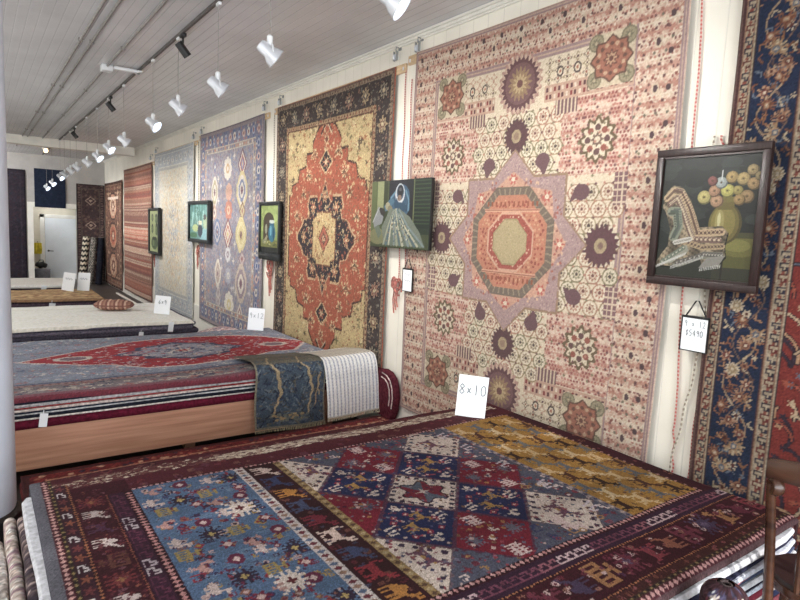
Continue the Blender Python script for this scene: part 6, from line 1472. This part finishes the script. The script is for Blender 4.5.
for k in range(R0 + 1):
    a = -1 + 2 * k / R0; y = .235 * a; x = -.30 + .055 * a * a; zc = 1.19 + .018 * (1 - a * a); hh = .040 + .012 * (1 - a * a); th = .014
    ring = [bm.verts.new((x - th, y, zc - hh * .8)), bm.verts.new((x - th * 1.3, y, zc)), bm.verts.new((x - th * .6, y, zc + hh)), bm.verts.new((x + th * .6, y, zc + hh)), bm.verts.new((x + th * .9, y, zc)), bm.verts.new((x + th, y, zc - hh * .8))]
    vs.append(ring)
for a, b in zip(vs[:-1], vs[1:]):
    for k in range(6): bm.faces.new((a[k], a[(k + 1) % 6], b[(k + 1) % 6], b[k]))
bm.faces.new(vs[0]); bm.faces.new(vs[-1][::-1]); bmesh.ops.bevel(bm, geom=list(bm.edges), offset=.004, segments=2, affect='EDGES')
obj('crest_rail', bm, M['bentwood'], t)
obj('inner_loop', T([(-.165, .095, sh - .02), (-.20, .10, .88), (-.25, .085, 1.04), (-.285, .05, 1.12), (-.295, 0, 1.145), (-.285, -.05, 1.12), (-.25, -.085, 1.04), (-.20, -.10, .88), (-.165, -.095, sh - .02)], .011, 8), M['bentwood'], t)
obj('stretcher_ring', T([(.155 * math.cos(a), .155 * math.sin(a), .28) for a in np.linspace(0, 2 * PI, 33)], .010, 8), M['bentwood'], t)

# ------------------------------------------------------------------ camera
yaw, pitch, rollr, foc = math.radians(35.7736), math.radians(6.5117), math.radians(2.6580), 590.0
Fw = Vector((math.sin(yaw) * math.cos(pitch), math.cos(yaw) * math.cos(pitch), -math.sin(pitch))); Rt = Vector((math.cos(yaw), -math.sin(yaw), 0)); Up = Rt.cross(Fw)
R2 = Rt * math.cos(rollr) + Up * math.sin(rollr); U2 = Up * math.cos(rollr) - Rt * math.sin(rollr)
cam = bpy.data.cameras.new('camera'); co = bpy.data.objects.new('camera', cam); col.objects.link(co)
cam.sensor_width = 36.0; cam.lens = foc / 800.0 * 36.0; cam.clip_start = .05; cam.clip_end = 100
mw = Matrix((R2, U2, -Fw)).transposed().to_4x4(); mw.translation = Vector((0, 0, 2.0)); co.matrix_world = mw
scene.camera = co

# ------------------------------------------------------------------ light
w = bpy.data.worlds.new('world'); scene.world = w; w.use_nodes = True
w.node_tree.nodes['Background'].inputs['Color'].default_value = (.86, .93, 1.0, 1); w.node_tree.nodes['Background'].inputs['Strength'].default_value = 1.0
def area(name, loc, rot, sx, sy, e, c=(1, 1, 1)):
    l = bpy.data.lights.new(name, 'AREA'); l.shape = 'RECTANGLE'; l.size = sx; l.size_y = sy; l.energy = e; l.color = c
    o = bpy.data.objects.new(name, l); col.objects.link(o); o.location = loc; o.rotation_euler = rot; return o
area('shop_window_light', (-.3, -3.6, 2.0), (math.radians(96), 0, 0), 7.0, 3.2, 560, (.93, .97, 1.0))
for i, y in enumerate((2.5, 7.0, 12.0, 17.0)):
    area('ceiling_fill', (-1.6, y, 3.7), (0, math.radians(-28), 0), 1.6, 3.6, 70, (1.0, .98, .96))  # soft fill lamps added under the ceiling; the shop has no such fixtures
area('alcove_fill', (1.95, 21.05, 2.6), (0, 0, 0), .8, .5, 14, (.95, .98, 1.0))  # unseen fill lamp added to brighten the door alcove
for y in (4.0, 10.0): area('bounce_fill', (-2.6, y, .9), (PI, 0, 0), 2.0, 3.5, 115, (1.0, .99, .97))  # invisible uplights added to lift the ceiling, standing in for bounce
sl = bpy.data.lights.new('sun', 'SUN'); sl.energy = 5.0; sl.angle = math.radians(.8); sl.color = (1.0, .98, .95)
so = bpy.data.objects.new('sun', sl); col.objects.link(so); so.rotation_euler = Vector((.30, .95, -.995 * math.tan(math.radians(30.2)))).to_track_quat('-Z', 'Y').to_euler()
area('far_fill', (-1.2, 18.2, 3.3), (math.radians(70), 0, math.radians(-30)), 1.6, 1.0, 130, (.98, .99, 1.0))  # added fill for the dark far end, not a fixture
for (y, z, lit, lab) in heads:
    l = bpy.data.lights.new('spot', 'SPOT'); l.energy = 110 if lit == 2 else 75; l.spot_size = math.radians(110); l.spot_blend = .9; l.color = (1.0, .97, .92); l.shadow_soft_size = .06
    o = bpy.data.objects.new('spot', l); col.objects.link(o); o.location = (1.72, y, z - .2); o.rotation_euler = Vector((1.0, 0, -.55)).to_track_quat('-Z', 'Y').to_euler()
scene.view_settings.view_transform = 'Standard'
try: scene.view_settings.look = 'None'
except Exception: pass
scene.view_settings.exposure = -0.22
